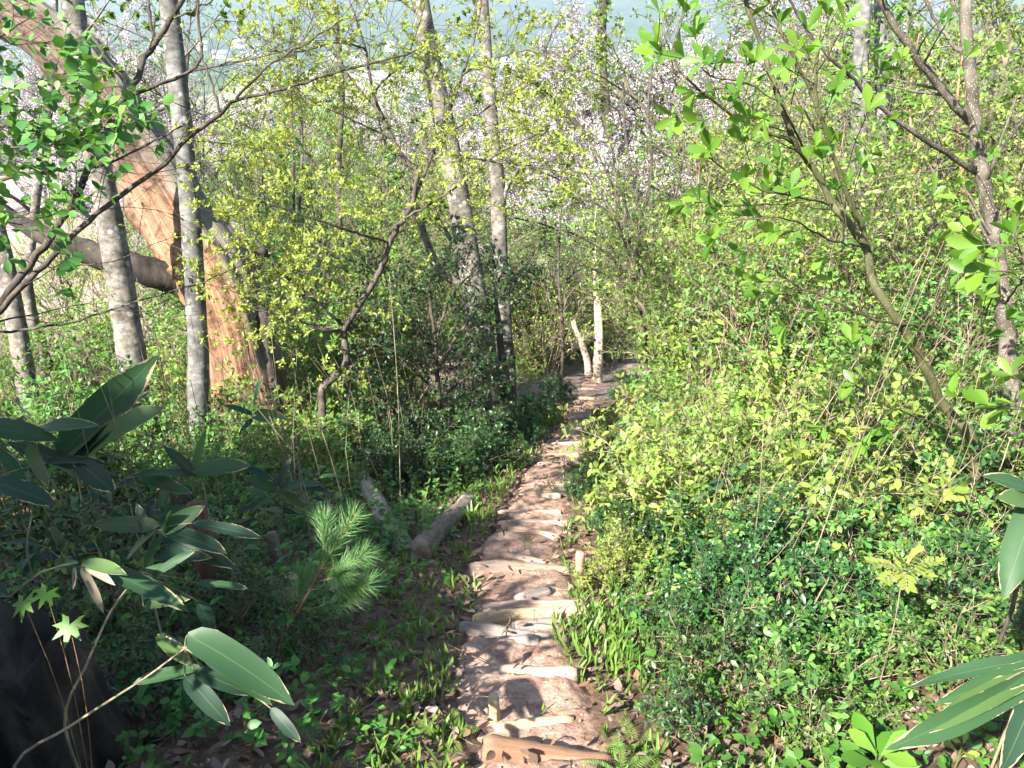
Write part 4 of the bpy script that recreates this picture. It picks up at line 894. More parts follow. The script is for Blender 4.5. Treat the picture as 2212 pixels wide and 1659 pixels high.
zone('evergreen_shrub', ever, [(1330, 1170, .6), (1345, 826, .7), (1370, 845, .8), (1330, 862, .5), (1400, 1220, .7), (1480, 1260, .75), (1270, 1080, .6), (1300, 1010, .7), (1560, 1330, .7), (1700, 1370, .75), (1640, 1260, .9), (1800, 1280, .9)],
     'low dark evergreen shrub right of the trail, {} from the camera', 'shrub', 'low evergreen shrubs right of the trail')
zone('evergreen_shrub', near, [(1540, 1490, .8), (1640, 1520, .85), (1490, 1580, .5), (1770, 1500, .75), (1900, 1330, 1.0), (2040, 1280, 1.1), (2160, 1230, 1.2), (1900, 1240, 1.1), (1960, 1340, .8), (1650, 1400, .9), (1800, 1400, .9), (1700, 1590, .5), (1830, 1600, .5), (2060, 1480, .7), (2120, 1380, .9)],
     'dark small-leaved shrub on the near right bank, {} from the left', 'shrub', 'small-leaved shrubs on the near right bank', 'u')
zone('leafy_shrub', mids, [(2080, 1150, .9), (1960, 1130, 1.0), (1760, 1180, .8), (2190, 1120, 1.0), (2060, 1370, .5), (1850, 1420, .45)],
     'mid-green shrub at the foot of the leaning mossy stem, {} from the camera', 'shrub', 'mid-green shrubs of the near right bank')
zone('arching_shrub', bough, [(1420, 1110, .8), (1510, 1150, .8), (1600, 1200, .75), (1480, 1040, .9), (1720, 1160, .95), (1860, 1200, .9), (1620, 1060, 1.05), (1980, 1180, .9), (2100, 1120, 1.0), (1780, 1060, 1.1), (2190, 1180, .9)],
     'arching shrub with larger pale leaves on the right bank, {} from the left', 'shrub', 'arching shrubs of the right bank', 'u')
zone('arching_shrub', bough, [(640, 1040, .8), (560, 1010, .9), (770, 970, .8), (840, 960, .9), (430, 1000, .9)],
     'arching shrub with larger pale leaves between dead tree and layered bush, {} from the left', 'shrub', 'arching shrubs left of the trail', 'u')
zone('bright_shrub', [young[2]], [(1330, 1262, .42)], 'low lime-green bush spilling onto the trail edge beside the mossy post', 'shrub', None)
# left side
zone('evergreen_shrub', ever, [(1060, 1010, .9), (990, 1040, .9), (900, 1050, .9), (1110, 960, .9), (820, 1030, 1.0), (1130, 930, 1.0), (1180, 900, .9), (1200, 860, 1.0), (960, 1000, 1.2), (860, 990, 1.3), (1020, 950, .8)],
     'dark evergreen shrub left of the trail near the layered bush, {} from the camera', 'shrub', 'evergreen shrubs left of the trail')
zone('leafy_shrub', near, [(360, 1260, 1.0), (470, 1370, .7), (250, 1420, .9), (560, 1300, .7), (330, 1540, .7), (700, 1440, .5), (180, 1300, 1.1), (520, 1500, .5), (60, 1460, 1.0), (640, 1370, .4)],
     'small shaded shrub on the near left bank, {} from the left', 'shrub', 'small shaded shrubs of the left bank', 'u')
zone('leafy_shrub', young, [(700, 1000, 1.0), (640, 960, 1.1), (760, 960, 1.1), (600, 1010, .8), (780, 900, 1.6), (850, 870, 1.8), (660, 900, 1.5), (740, 860, 1.8)],
     'bright shrub around the foot of the crooked tree, {} from the camera', 'shrub', 'bright shrubs around the crooked tree')
zone('leafy_shrub', young, [(120, 900, 1.2), (230, 930, 1.0), (380, 960, .8), (170, 830, 1.5), (290, 850, 1.3), (360, 870, 1.2), (30, 860, 1.3), (230, 780, 1.6), (90, 790, 1.6)],
     'bright leafy shrub beneath the pale straight trunk at left, {} from the left', 'shrub', 'bright shrubs under the left trunks', 'u')
zone('leafy_shrub', mids, [(420, 1040, 1.0), (520, 1060, .9), (600, 1070, .8), (280, 1020, 1.2), (160, 1020, 1.3), (60, 1010, 1.3), (680, 1040, .7), (480, 1120, .7), (330, 1120, .9), (180, 1120, 1.0), (40, 1130, 1.0)],
     'mid-green shrub between the dead tree and the bamboo grass, {} from the left', 'shrub', 'mid-green shrubs in front of the dead tree', 'u')
zone('leafy_shrub', young + mids, [(1120, 820, 1.3), (1180, 800, 1.3), (1170, 780, 1.8), (1400, 800, 1.8), (1450, 830, 1.6), (1300, 775, 2.4), (1200, 772, 2.6), (1440, 790, 2.3), (1150, 780, 2.6), (1350, 770, 2.6)],
     'leafy shrub around the twin pale trunks down the trail, {} from the left', 'shrub', 'shrubs at the far end of the trail', 'u')
# twiggy half-bare bushes
zone('twiggy_bush', reedy, [('d', 560, 640, 16, 2.2), ('d', 480, 600, 18, 2.4), ('d', 250, 620, 20, 2.4), ('d', 1180, 640, 24, 2.6), ('d', 1190, 640, 29, 2.8), ('d', 800, 640, 20, 2.4), ('d', 1960, 700, 14, 2.2), ('d', 1480, 640, 22, 2.6), ('d', 1700, 680, 18, 2.4), ('d', 380, 560, 24, 2.6), ('d', 120, 560, 24, 2.6), ('d', 2150, 700, 14, 2.2)],
     'half-bare tan twiggy bush behind the greenery, {} from the left', 'bush', 'half-bare twiggy bushes', 'u')
# ------------------------------------------------------------------ young-leaved trees behind
zone('leafy_tree', bgt, [('d', 560, 500, 30, 1.75), ('d', 720, 500, 26, 1.2), ('d', 830, 500, 24, 1.4), ('d', 930, 500, 28, 1.4), ('d', 300, 500, 26, .9), ('d', 90, 500, 22, .8), ('d', 480, 500, 22, .9), ('d', 640, 500, 34, 1.75), ('d', 780, 500, 36, 1.75), ('d', 880, 500, 33, 1.7)],
     'fresh green tree beyond the left trunks and crooked tree, {} from the left', 'tree', 'fresh green trees behind', 'u', wood='trunk', leaf='crown')
zone('leafy_tree', bgt, [('d', 1150, 600, 27, .85), ('d', 1010, 600, 25, 1.0), ('d', 1230, 600, 30, .7), ('d', 1500, 600, 20, .8), ('d', 1620, 600, 18, 1.1), ('d', 1450, 600, 30, .8), ('d', 880, 600, 17, .7), ('d', 1180, 600, 27, .7), ('d', 1330, 600, 27, .55)],
     'fresh green tree around the cherry blossom at centre, {} from the left', 'tree', 'fresh green trees behind', 'u', wood='trunk', leaf='crown')
zone('leafy_tree', bgt, [('d', 1740, 600, 16, 1.2), ('d', 1850, 600, 18, 1.5), ('d', 1960, 600, 15, 1.35), ('d', 2080, 600, 17, 1.6), ('d', 2190, 600, 16, 1.6), ('d', 1660, 600, 20, 1.3), ('d', 1560, 600, 23, 1.3), ('d', 2000, 500, 26, 1.5), ('d', 2200, 500, 26, 2.2), ('d', 2090, 500, 24, 1.9)],
     'fresh green tree behind the speckled trunk and right thicket, {} from the left', 'tree', 'fresh green trees behind', 'u', wood='trunk', leaf='crown')
# ------------------------------------------------------------------ cherry trees
CH = []
for (u, d, s) in ((310, 50, 1.6), (190, 60, 1.75), (400, 56, 1.6), (60, 58, 1.5), (500, 38, .8), (420, 36, .9), (620, 44, .75), (250, 40, 1.1), (720, 36, .8), (680, 50, 1.25), (860, 46, 1.35)):
    CH.append(('d', u, 400, d, s))
zone('cherry_tree', cher, CH, 'pale pink flowering cherry tree beyond the left trunks, {} from the left', 'tree', 'flowering cherry trees', 'u', wood='trunk', leaf='crown')
CH = []
for (u, d, s) in ((1010, 56, 1.5), (1120, 42, 1.3), (1230, 38, 1.35), (1310, 46, 1.7), (1400, 38, 1.5), (1500, 46, 1.8), (1620, 38, 1.6), (1760, 44, 1.8), (1500, 33, 1.15), (1900, 42, 1.6), (2060, 50, 1.75), (1180, 54, 1.7)):
    CH.append(('d', u, 400, d, s))
zone('cherry_tree', cher, CH, 'pale pink flowering cherry tree beyond the trail end, {} from the left', 'tree', 'flowering cherry trees', 'u', wood='trunk', leaf='crown')

# ------------------------------------------------------------------ the shading evergreen behind the photographer's left shoulder
def shade_tree(x, y, h, rad, n, label):
    b = gp(x, y); t = empty('evergreen_tree', b, label, 'tree'); sk = SK()
    c = np.array([[0, 0, -.2], [.05, .1, h * .3], [0.1, 0, h * .65], [0, 0, h]]); trunk_tube(sk, c, .22, .06)
    link('trunk', sk.mesh('trunk'), B['brown'], t)
    q = dict(seg=.3, jit=.12, trop=.0, kids=[7, 5], ratio=.5, ang=50, leaf=1, max=2, rr=.5, rmin=.004)
    s2 = SK()
    for i in range(n):
        z = h * RNG.uniform(.35, 1.0); a = RNG.random() * 6.28; d = np.array([math.cos(a), math.sin(a), .25])
        grow(s2, np.array([0, 0, z]), nrm(d), rad * RNG.uniform(.6, 1.1) * (1.2 - .5 * z / h), .03, 0, q)
    link('branches', s2.mesh('branches'), B['brown'], t)
    link('crown', foliage('crown', s2, size=.13, ratio=.5, shape='simple', n_tip=5, n_node=3.6, ang=60, jit=.06), Y['dark'], t)
shade_tree(-5.5, -1.15, 3.9, 1.3, 75, 'broad evergreen tree whose shade falls over the lower left corner')
shade_tree(-7.0, -.4, 5.0, 1.45, 55, 'second broad evergreen tree shading the bamboo grass at left')

for (x, y, sc, lb) in ((-2.0, .7, 1.7, 'added dense evergreen shrub out of view at left, shading the dark stump'), (-1.72, .5, 1.5, 'added unseen evergreen shrub nearest the photographer, shading the lower left corner'), (-2.5, 1.1, 1.8, 'added tall evergreen shrub out of view, shading the bank by the dark stump')):
    put('evergreen_shrub', ever[int(RNG.integers(3))], gp(x, y, -.02), lb, 'shrub', None, RNG.random() * 6, sc)  # shrubs added outside the frame to throw shade on the lower left corner
# ------------------------------------------------------------------ bamboo grass
def sasa(label, base, stem, lv, L=None, dry=(), ratio=.24):
    """stem: picture points (u,v,d); lv: leaves (u0,v0,d0,u1,v1,d1[,width ratio]); the foot stands on the ground below the first stem point"""
    b = gp(P(*stem[0])[0], P(*stem[0])[1]) if base is None else base
    t = empty('bamboo_grass', b, label, 'bamboo grass', 'bamboo grass clumps')
    sk = SK(); pts = [P(*q) for q in stem]
    if np.linalg.norm(pts[0] - b) > .05: pts = [b] + pts
    c = smooth_line(np.array(pts) - b, 20); sk.tube(c, np.linspace(.0055, .0028, 20), 6)
    A = np.array([P(*q[:3]) for q in lv]) - b; E = np.array([P(*q[3:6]) for q in lv]) - b
    tip = c[-1]
    for a in A:
        if .02 < np.linalg.norm(a - tip) < .5: 
            m = (a + tip) / 2 + np.array([0, 0, .01]); sk.tube(smooth_line([tip, m, a], 6), np.linspace(.003, .002, 6), 4)
    link('culm', sk.mesh('culm'), B['culm'], t)
    d = E - A; Ln = np.linalg.norm(d, axis=1)
    up = np.tile(np.array([0, -.35, 1.0]), (len(A), 1)) + RNG.normal(0, .3, (len(A), 3))
    w = np.array([q[6] if len(q) > 6 else ratio for q in lv])
    me = leaves('foliage', A + np.array([0, 0, 1]) * 0, d, up, Ln * 1.04, w * RNG.uniform(.85, 1.1, len(A)), 'sasa', RNG.uniform(.1, .5, len(A)), RNG.uniform(.08, .36, len(A)), .018)
    link('foliage', me, Y['sasa'], t)
    if dry:
        A = np.array([P(*q[:3]) for q in dry]) - b; E = np.array([P(*q[3:6]) for q in dry]) - b
        me = leaves('dry_leaves', A, E - A, np.tile([.6, -.6, .4], (len(A), 1)), np.linalg.norm(E - A, axis=1), .16, 'sasa', .6, .12, .02); link('dry_leaves', me, Y['reed'], t)
sasa('bamboo grass with one big upright leaf pair rising before the pale straight trunk', None, [(180, 1150, 4.3), (175, 1080, 4.3), (165, 1010, 4.3)], [(130, 985, 4.3, 305, 800, 4.2, .30), (130, 1000, 4.3, 260, 830, 4.3, .34), (180, 985, 4.3, 320, 872, 4.1, .30), (170, 1000, 4.3, 230, 900, 4.2), (165, 1010, 4.3, 20, 950, 4.2)])
sasa('bamboo grass with long level leaves at the left edge below the upright pair', None, [(60, 1200, 3.7), (70, 1100, 3.7), (60, 1010, 3.7)], [(-60, 925, 3.6, 105, 925, 3.6, .3), (90, 925, 3.7, 190, 900, 3.6, .3), (60, 960, 3.7, 95, 1040, 3.6), (-10, 960, 3.7, 60, 1040, 3.6), (-20, 1040, 3.5, 110, 1075, 3.4, .3), (100, 1000, 3.7, 220, 985, 3.7), (170, 1000, 3.7, 240, 1055, 3.6, .38)])
sasa('bamboo grass with crowded dark leaves with cream edges, left of the pine seedling', None, [(330, 1290, 3.0), (320, 1200, 3.0), (330, 1150, 3.0)], [(345, 1135, 3.0, 195, 1130, 3.0, .22), (350, 1150, 3.0, 430, 1095, 3.0, .34), (340, 1140, 3.0, 270, 1200, 2.95, .34), (360, 1150, 3.0, 350, 1105, 2.95, .4), (370, 1150, 3.0, 480, 1180, 2.9, .26), (360, 1160, 3.0, 495, 1215, 2.9, .22), (415, 1130, 3.0, 560, 1150, 3.0, .2), (330, 1165, 3.0, 290, 1090, 3.0, .3), (350, 1160, 3.0, 300, 1225, 2.95, .3), (330, 1200, 3.0, 440, 1195, 2.9, .2)])
sasa('bamboo grass with drooping torn leaves on a long arching cane at lower left', None, [(-60, 1330, 2.3), (20, 1290, 2.3), (90, 1235, 2.3), (170, 1215, 2.3)], [(180, 1222, 2.3, 375, 1262, 2.2, .2), (170, 1215, 2.3, 110, 1225, 2.3, .26), (180, 1215, 2.3, 260, 1230, 2.2, .2)], dry=[(185, 1222, 2.3, 240, 1255, 2.2), (175, 1225, 2.3, 225, 1320, 2.25), (160, 1225, 2.3, 160, 1270, 2.25)])
sasa('bamboo grass with a thin bare cane slanting up to leaf tufts at lower left centre', None, [(140, 1560, 2.3), (190, 1430, 2.3), (240, 1320, 2.35), (300, 1240, 2.4)], [(330, 1245, 2.4, 405, 1190, 2.35, .2), (300, 1240, 2.4, 370, 1215, 2.4, .22), (310, 1310, 2.4, 410, 1285, 2.4, .24), (430, 1260, 2.5, 530, 1262, 2.5, .26), (430, 1300, 2.4, 470, 1370, 2.4, .42), (395, 1300, 2.4, 350, 1340, 2.4, .4)])
sasa('bamboo grass with the largest folded leaf drooping over the shaded ground', None, [(30, 1660, 2.1), (150, 1570, 2.1), (250, 1505, 2.1), (320, 1460, 2.1), (400, 1400, 2.1)], [(405, 1372, 2.1, 615, 1478, 2.0, .26), (430, 1400, 2.1, 585, 1510, 2.05, .22), (340, 1370, 2.2, 410, 1430, 2.15, .3), (440, 1450, 2.2, 290, 1460, 2.15, .24), (420, 1450, 2.15, 540, 1490, 2.15, .3), (585, 1530, 2.1, 645, 1600, 2.05, .3), (400, 1460, 2.15, 490, 1560, 2.1, .3)])
sasa('upright bamboo grass shoot standing before the foot of the dead tree', None, [(515, 1010, 6.2), (530, 950, 6.2), (548, 900, 6.2)], [(548, 885, 6.2, 558, 810, 6.1, .3), (545, 895, 6.2, 490, 870, 6.1, .24), (550, 892, 6.2, 610, 890, 6.1, .28), (548, 900, 6.2, 580, 905, 6.0, .3), (545, 905, 6.2, 515, 935, 6.1, .28)])
sasa('bamboo grass with broad shaded leaves in front of the snapped brown stump', None, [(450, 1110, 4.2), (440, 1050, 4.2), (420, 1020, 4.2)], [(420, 1025, 4.2, 290, 1010, 4.1, .24), (420, 1020, 4.2, 530, 1000, 4.1, .26), (420, 1015, 4.2, 440, 930, 4.2, .2), (300, 1030, 4.2, 410, 1060, 4.1, .24), (430, 1030, 4.2, 350, 960, 4.2, .22), (530, 1010, 4.2, 590, 1030, 4.2, .3)])
sasa('dark bamboo grass clump between the dead tree foot and the pale split log', None, [(600, 1170, 5.0), (610, 1100, 5.0), (600, 1060, 5.0)], [(600, 1060, 5.0, 680, 1030, 4.9, .28), (600, 1060, 5.0, 530, 1030, 4.9, .28), (605, 1065, 5.0, 660, 1090, 4.9, .3), (600, 1070, 5.0, 540, 1100, 4.9, .3), (605, 1055, 5.0, 620, 990, 5.0, .28), (640, 1050, 5.0, 720, 1055, 5.0, .28)])
sasa('bamboo grass fan of long cream-edged leaves at the lower right corner', None, [(2330, 1560, 2.0), (2300, 1480, 2.0), (2260, 1435, 2.0)], [(2260, 1425, 2.0, 1990, 1440, 1.95, .115), (2260, 1435, 2.0, 2060, 1505, 1.9, .17), (2260, 1440, 2.0, 2010, 1565, 1.85, .12), (2250, 1450, 2.0, 1980, 1620, 1.8, .13), (2250, 1460, 2.0, 2180, 1660, 1.85, .2)])
sasa('bamboo grass with two drooping leaves at the right edge above the corner fan', None, [(2290, 1250, 2.3), (2270, 1150, 2.3), (2240, 1080, 2.3)], [(2230, 1060, 2.3, 2140, 1020, 2.25, .3), (2240, 1080, 2.3, 2170, 1275, 2.2, .3), (2240, 1090, 2.3, 2190, 1060, 2.2, .4)])
sasa('bamboo grass with one pale leaf standing out of the right thicket', None, [(1600, 1160, 5.0), (1590, 1090, 5.0), (1570, 1030, 5.0)], [(1562, 1035, 5.0, 1490, 1095, 4.9, .26), (1565, 1030, 5.0, 1620, 1000, 5.0, .24), (1600, 1085, 5.0, 1660, 1110, 5.0, .25)])
sasa('bamboo grass with narrow leaves beside the trail bend on the right', None, [(1400, 990, 8), (1400, 930, 8), (1390, 895, 8)], [(1390, 895, 8, 1330, 915, 7.8, .3), (1390, 900, 8, 1310, 975, 7.7, .2), (1400, 890, 8, 1400, 800, 8, .12), (1395, 890, 8, 1380, 855, 8, .3), (1400, 900, 8, 1370, 960, 7.9, .2)])

def sasa_kind():
    k = Kind(); sk = SK(); h = RNG.uniform(.45, .8); a = RNG.random() * 6.28; A = []; Dd = []
    c = smooth_line([[0, 0, -.03], [.03 * math.cos(a), .03 * math.sin(a), h * .5], [.16 * math.cos(a), .16 * math.sin(a), h]], 16); sk.tube(c, np.linspace(.005, .0025, 16), 6)
    for i in range(9):
        g = a + i * 2.4 + RNG.normal(0, .3); d = np.array([math.cos(g), math.sin(g), RNG.uniform(-.1, .6)]); p = c[15 - (i % 3) * 2] if i < 7 else c[9]
        q = p + d * .05; sk.tube(np.array([p, (p + q) / 2, q]), [.002, .0018, .0015], 4); A.append(q); Dd.append(d)
    k.wood = sk.mesh('culm'); k.wood.materials.append(B['culm'])
    k.leaf = leaves('foliage', np.array(A), np.array(Dd), np.tile([0, -.2, 1.], (9, 1)) + RNG.normal(0, .3, (9, 3)), RNG.uniform(.15, .27, 9), RNG.uniform(.2, .28, 9), 'sasa', RNG.uniform(.1, .5, 9), RNG.uniform(.1, .4, 9), .012)
    k.leaf.materials.append(Y['sasa']); return k
sk_ = [sasa_kind() for _ in range(4)]
zone('bamboo_grass', sk_, [(60, 1230, 1.1), (170, 1180, 1.0), (260, 1160, 1.0), (380, 1200, .9), (480, 1230, .8), (560, 1180, .8), (20, 1130, 1.2), (300, 1290, .9), (660, 1130, .8), (430, 1300, .7), (220, 1330, 1.0), (-20, 1350, 1.0)],
     'smaller dark bamboo grass clump in the shaded left bank, {} from the left', 'bamboo grass', 'small bamboo grass clumps', 'u', wood='culm', leaf='foliage')
# ------------------------------------------------------------------ pine seedling
def pine():
    b = G(590, 1432); D = float(np.dot(b - CAM, FW))
    D = min(D, 3.4)
    b = gp(P(590, 1432, D)[0], P(590, 1432, D)[1])
    t = empty('pine_seedling', b, 'slender pine seedling with long plumes of thin needles left of the trail', 'pine'); sk = SK()
    main = smooth_line(np.array([b] + [P(u, v, D - dd) for u, v, dd in ((610, 1385, 0), (650, 1310, .02), (680, 1255, .03), (712, 1200, .04), (735, 1160, .05), (770, 1110, .08))]) - b, 40)
    sk.tube(main, np.linspace(.008, .003, 40), 7)
    tips = [main[24:]]
    for (i, u, v, dd) in ((24, 790, 1195, .12), (20, 800, 1262, .15), (26, 700, 1120, .0), (15, 770, 1290, .1), (13, 655, 1235, -.05), (22, 745, 1235, .2)):
        e = P(u, v, D - dd) - b; m = (main[i] + e) / 2 + np.array([0, 0, -.01]); c = smooth_line([main[i], m, e], 16); sk.tube(c, np.linspace(.003, .0018, 16), 5); tips.append(c[5:])
    link('stem', sk.mesh('stem'), B['redtwig'], t)
    pos, dr = [], []
    for c in tips:
        dd = nrm(np.gradient(c, axis=0)); n = 330; i = (RNG.random(n) ** .7 * (len(c) - 1)).astype(int)
        rad = perp(dd[i], None); a = R(38) * RNG.uniform(.5, 1.5, n); pos.append(c[i]); dr.append(dd[i] * np.cos(a)[:, None] + rad * np.sin(a)[:, None])
    pos = np.vstack(pos); dr = np.vstack(dr); Ln = RNG.uniform(.07, .115, len(pos))
    T2 = TP['needle']; TP['needle'] = template([(0, .5), (.5, .42), (1, 0)])
    link('needles', leaves('needles', pos, dr, RNG.normal(0, 1, pos.shape), Ln, .021, 'needle', .2, .22), Y['needle'], t)
pine()

# ------------------------------------------------------------------ small distinct plants
def small_plant(name, label, b, lv_pos, lv_dir, size, ratio, shape, mat, cat='plant', h=.15, bark='green', droop=.15, up=None):
    t = empty(name, b, label, cat); sk = SK(); n = len(lv_pos)
    for q in lv_pos: sk.tube(smooth_line([np.zeros(3), np.array([q[0] * .3, q[1] * .3, q[2] * .7]), q], 7), np.linspace(.0028, .0012, 7), 4)
    link('stem', sk.mesh('stem'), B[bark], t)
    u = np.tile([0, -.3, 1.0], (n, 1)) + RNG.normal(0, .2, (n, 3)) if up is None else up
    link('foliage', leaves('foliage', np.array(lv_pos), np.array(lv_dir), u, np.array(size), ratio, shape, .2, droop), Y[mat], t); return t
def rosette(name, label, u, v, d, n, size, ratio, shape, mat, h, cat='plant', el=.35):
    b = P(u, v, d); b = gp(b[0], b[1]); pos = []; dr = []
    for i in range(n):
        a = i * 2.4; z = h * (.45 + .55 * (i + 1) / n); pos.append((.01 * math.cos(a), .01 * math.sin(a), z)); e = el + .5 * i / n; dr.append((math.cos(a), math.sin(a), e))
    return small_plant(name, label, b, pos, dr, size * RNG.uniform(.8, 1.15, n), ratio, shape, mat, cat)
rosette('broadleaf_plant', 'glossy large-leaved plant with a yellow bud left of the lower right bamboo fan', 1930, 1520, 2.45, 11, .13, .46, 'obov', 'broad', .16)
rosette('seedling', 'small rosette of pale leaves near the right edge above the bamboo fan', 2150, 1400, 2.4, 5, .055, .45, 'obov', 'yellow', .15)
def pinnate(label, u, v, d, name='pinnate_seedling'):
    b = P(u, v + 60, d); b = gp(b[0], b[1]); t = empty(name, b, label, 'seedling'); sk = SK(); pos = []; dr = []; up = []
    top = P(u, v + 15, d) - b; sk.tube(smooth_line([np.zeros(3), top * .6 + [.01, 0, 0], top], 10), np.linspace(.003, .002, 10), 5)
    for (eu, ev) in ((-62, -8), (-35, 28), (-15, -24), (35, -32), (72, -12), (55, 18), (8, 42)):
        e = P(u + eu, v + ev, d - .05) - b; c = smooth_line([top, (top + e) / 2 + [0, 0, .02], e], 8); sk.tube(c, np.linspace(.0016, .001, 8), 4); dd = nrm(e - top); sd = nrm(np.cross(dd, [0, 0, 1]))
        for k in range(2, 8, 1):
            for s in (-1, 1): pos.append(c[k]); dr.append(dd * .55 + sd * s * .8); up.append([0, -.3, 1])
        pos.append(c[-1]); dr.append(dd); up.append([0, -.3, 1])
    link('stem', sk.mesh('stem'), B['twig'], t)
    link('foliage', leaves('foliage', np.array(pos), np.array(dr), np.array(up) + RNG.normal(0, .15, (len(up), 3)), .036 * RNG.uniform(.8, 1.2, len(pos)), .46, 'oval', .15, .12), Y['red'], t)
pinnate('yellowish seedling with feather-shaped leaves amid the dark shrubs at right', 1950, 1225, 2.9)
def fern(label, u, v, d, n=5, L=.13):
    b = P(u, v, d); b = gp(b[0], b[1], .01); t = empty('fern', b, label, 'fern', 'ferns at the trail edge'); sk = SK(); pos = []; dr = []; sz = []
    for i in range(n):
        a = i / n * 6.28 + RNG.random(); dd = np.array([math.cos(a), math.sin(a), .45]); c = smooth_line([np.zeros(3), dd * L * .5, dd * L * np.array([1, 1, .55])], 18); sk.tube(c, np.linspace(.0018, .0008, 18), 4)
        sd = nrm(np.cross(dd, [0, 0, 1]))
        for k in range(2, 18):
            for s in (-1, 1): pos.append(c[k]); dr.append(sd * s + nrm(dd) * .35); sz.append(.03 * math.sin(.35 + 2.6 * k / 18))
    link('stem', sk.mesh('stem'), B['green'], t)
    link('fronds', leaves('fronds', np.array(pos), np.array(dr), np.tile([0, 0, 1.], (len(pos), 1)), np.array(sz), .22, 'oval', .05, .1), Y['grass'], t)
fern('green fern at the right trail edge above the other one', 1385, 1545, 2.75)
fern('green fern spreading at the bottom right of the trail beside the brown board', 1350, 1615, 2.6, 6, .14)
fern('dark fern in the shade at the left trail edge', 960, 1525, 2.85, 6, .12)
def maple(label, u, v, d):
    b = P(u, v + 150, d); b = gp(b[0], b[1]); t = empty('maple_seedling', b, label, 'seedling'); sk = SK(); V = []; T = []
    for (eu, ev, s) in ((-60, -30, .055), (40, 20, .06), (-10, -50, .045)):
        e = P(u + eu, v + ev, d) - b; sk.tube(smooth_line([np.zeros(3), e * .6 + [.01, .01, 0], e], 8), np.linspace(.002, .0012, 8), 4)
        nn = nrm(np.array([RNG.normal(0, .2), -.55, .8])); x = nrm(np.cross([0, 1, 0.2], nn)); y = np.cross(nn, x); c0 = len(V); V.append(e)
        lob = []
        for k in range(7):
            a = -math.pi / 2 + (k - 3) * .78; l = s * (1 - .09 * abs(k - 3)); lob += [(a - .39, s * .42), (a - .14, l * .72), (a, l), (a + .14, l * .72)]
        for (a, l) in lob: V.append(e + (x * math.cos(a) + y * math.sin(a)) * l - nn * l * .15)
        m = len(lob); T += [(c0, c0 + 1 + k, c0 + 1 + (k + 1)) for k in range(m - 1)]
    link('stem', sk.mesh('stem'), B['redtwig'], t); link('foliage', mesh_np('foliage', V, None, T), Y['herb'], t)
maple('maple seedling with star-shaped leaves in front of the dark stump', 110, 1330, 2.1)

# ------------------------------------------------------------------ stuff: leaf litter, grass, ground cover, twigs
def scatter(n, y0, y1, xa, xb, power=1.0, side=None, gap=.0):
    yy = y0 + (y1 - y0) * RNG.random(n) ** power; w = (xb - xa) * RNG.random(n) + xa
    xx = pathx(yy) + w * (1 + .12 * np.maximum(0, yy - 3)) if side is None else pathx(yy) + w
    m = np.abs(xx - pathx(yy)) > gap; return xx[m], yy[m]
def stuff(o): o['kind'] = 'stuff'; return o
def litter():
    x, y = scatter(26000, 1.2, 14, -3.2, 3.2, 1.5, None, 0); keep = (np.abs(x - pathx(y)) > .24) | (RNG.random(len(x)) < .08)
    x, y = x[keep], y[keep]; n = len(x); z = hgt(x, y) + np.where(np.abs(x - pathx(y)) < .3, tread(y) + .02, .008) + RNG.random(n) * .02
    a = RNG.random(n) * 6.28; d = np.stack([np.cos(a), np.sin(a), RNG.normal(-.15, .25, n)], -1); u = np.stack([RNG.normal(0, .4, n), RNG.normal(0, .4, n) + .35, np.ones(n)], -1)
    L = RNG.uniform(.018, .065, n); o = link('leaf_litter', leaves('leaf_litter', np.stack([x, y, z], -1), d, u, L, RNG.uniform(.35, .7, n), 'curl', RNG.uniform(-.7, 1.1, n), RNG.uniform(-.5, .5, n), .03), Y['litter']); stuff(o)
litter()
def grass():
    pos, dr, L = [], [], []
    def tuft(x, y, k, l):
        z = float(hgt(x, y))
        for i in range(k):
            a = RNG.random() * 6.28; pos.append((x + .006 * math.cos(a), y + .006 * math.sin(a), z)); dr.append((math.cos(a) * .45, math.sin(a) * .45, 1)); L.append(l * RNG.uniform(.6, 1.2))
    for s, n, x0, x1 in ((-1, 330, .26, .75), (1, 300, .24, .9)):
        for _ in range(n):
            y = 1.7 + 5.5 * RNG.random() ** 1.4; tuft(pathx(y) + s * (x0 + (x1 - x0) * RNG.random() ** 1.3) * (1 + .04 * y), y, RNG.integers(3, 6), .085)
    for _ in range(190):
        p = plane(1330 + RNG.normal(0, 75), 1370 + RNG.normal(0, 55)); 
        if p[0] - pathx(p[1]) > .2: tuft(p[0], p[1], RNG.integers(3, 7), .09)
    for _ in range(40):
        y = 1.8 + 8 * RNG.random(); tuft(pathx(y) + RNG.uniform(-.25, .25), y, 3, .05)
    for _ in range(300):
        y = 5 + 9 * RNG.random(); tuft(pathx(y) + RNG.choice([-1, 1]) * RNG.uniform(.28, .8), y, 5, .13)
    pos = np.array(pos); dr = np.array(dr); L = np.array(L)
    stuff(link('grass', leaves('grass', pos, dr, RNG.normal(0, 1, pos.shape) + [0, 0, .3], L, .15, 'blade', .25, .25), Y['grass']))
grass()
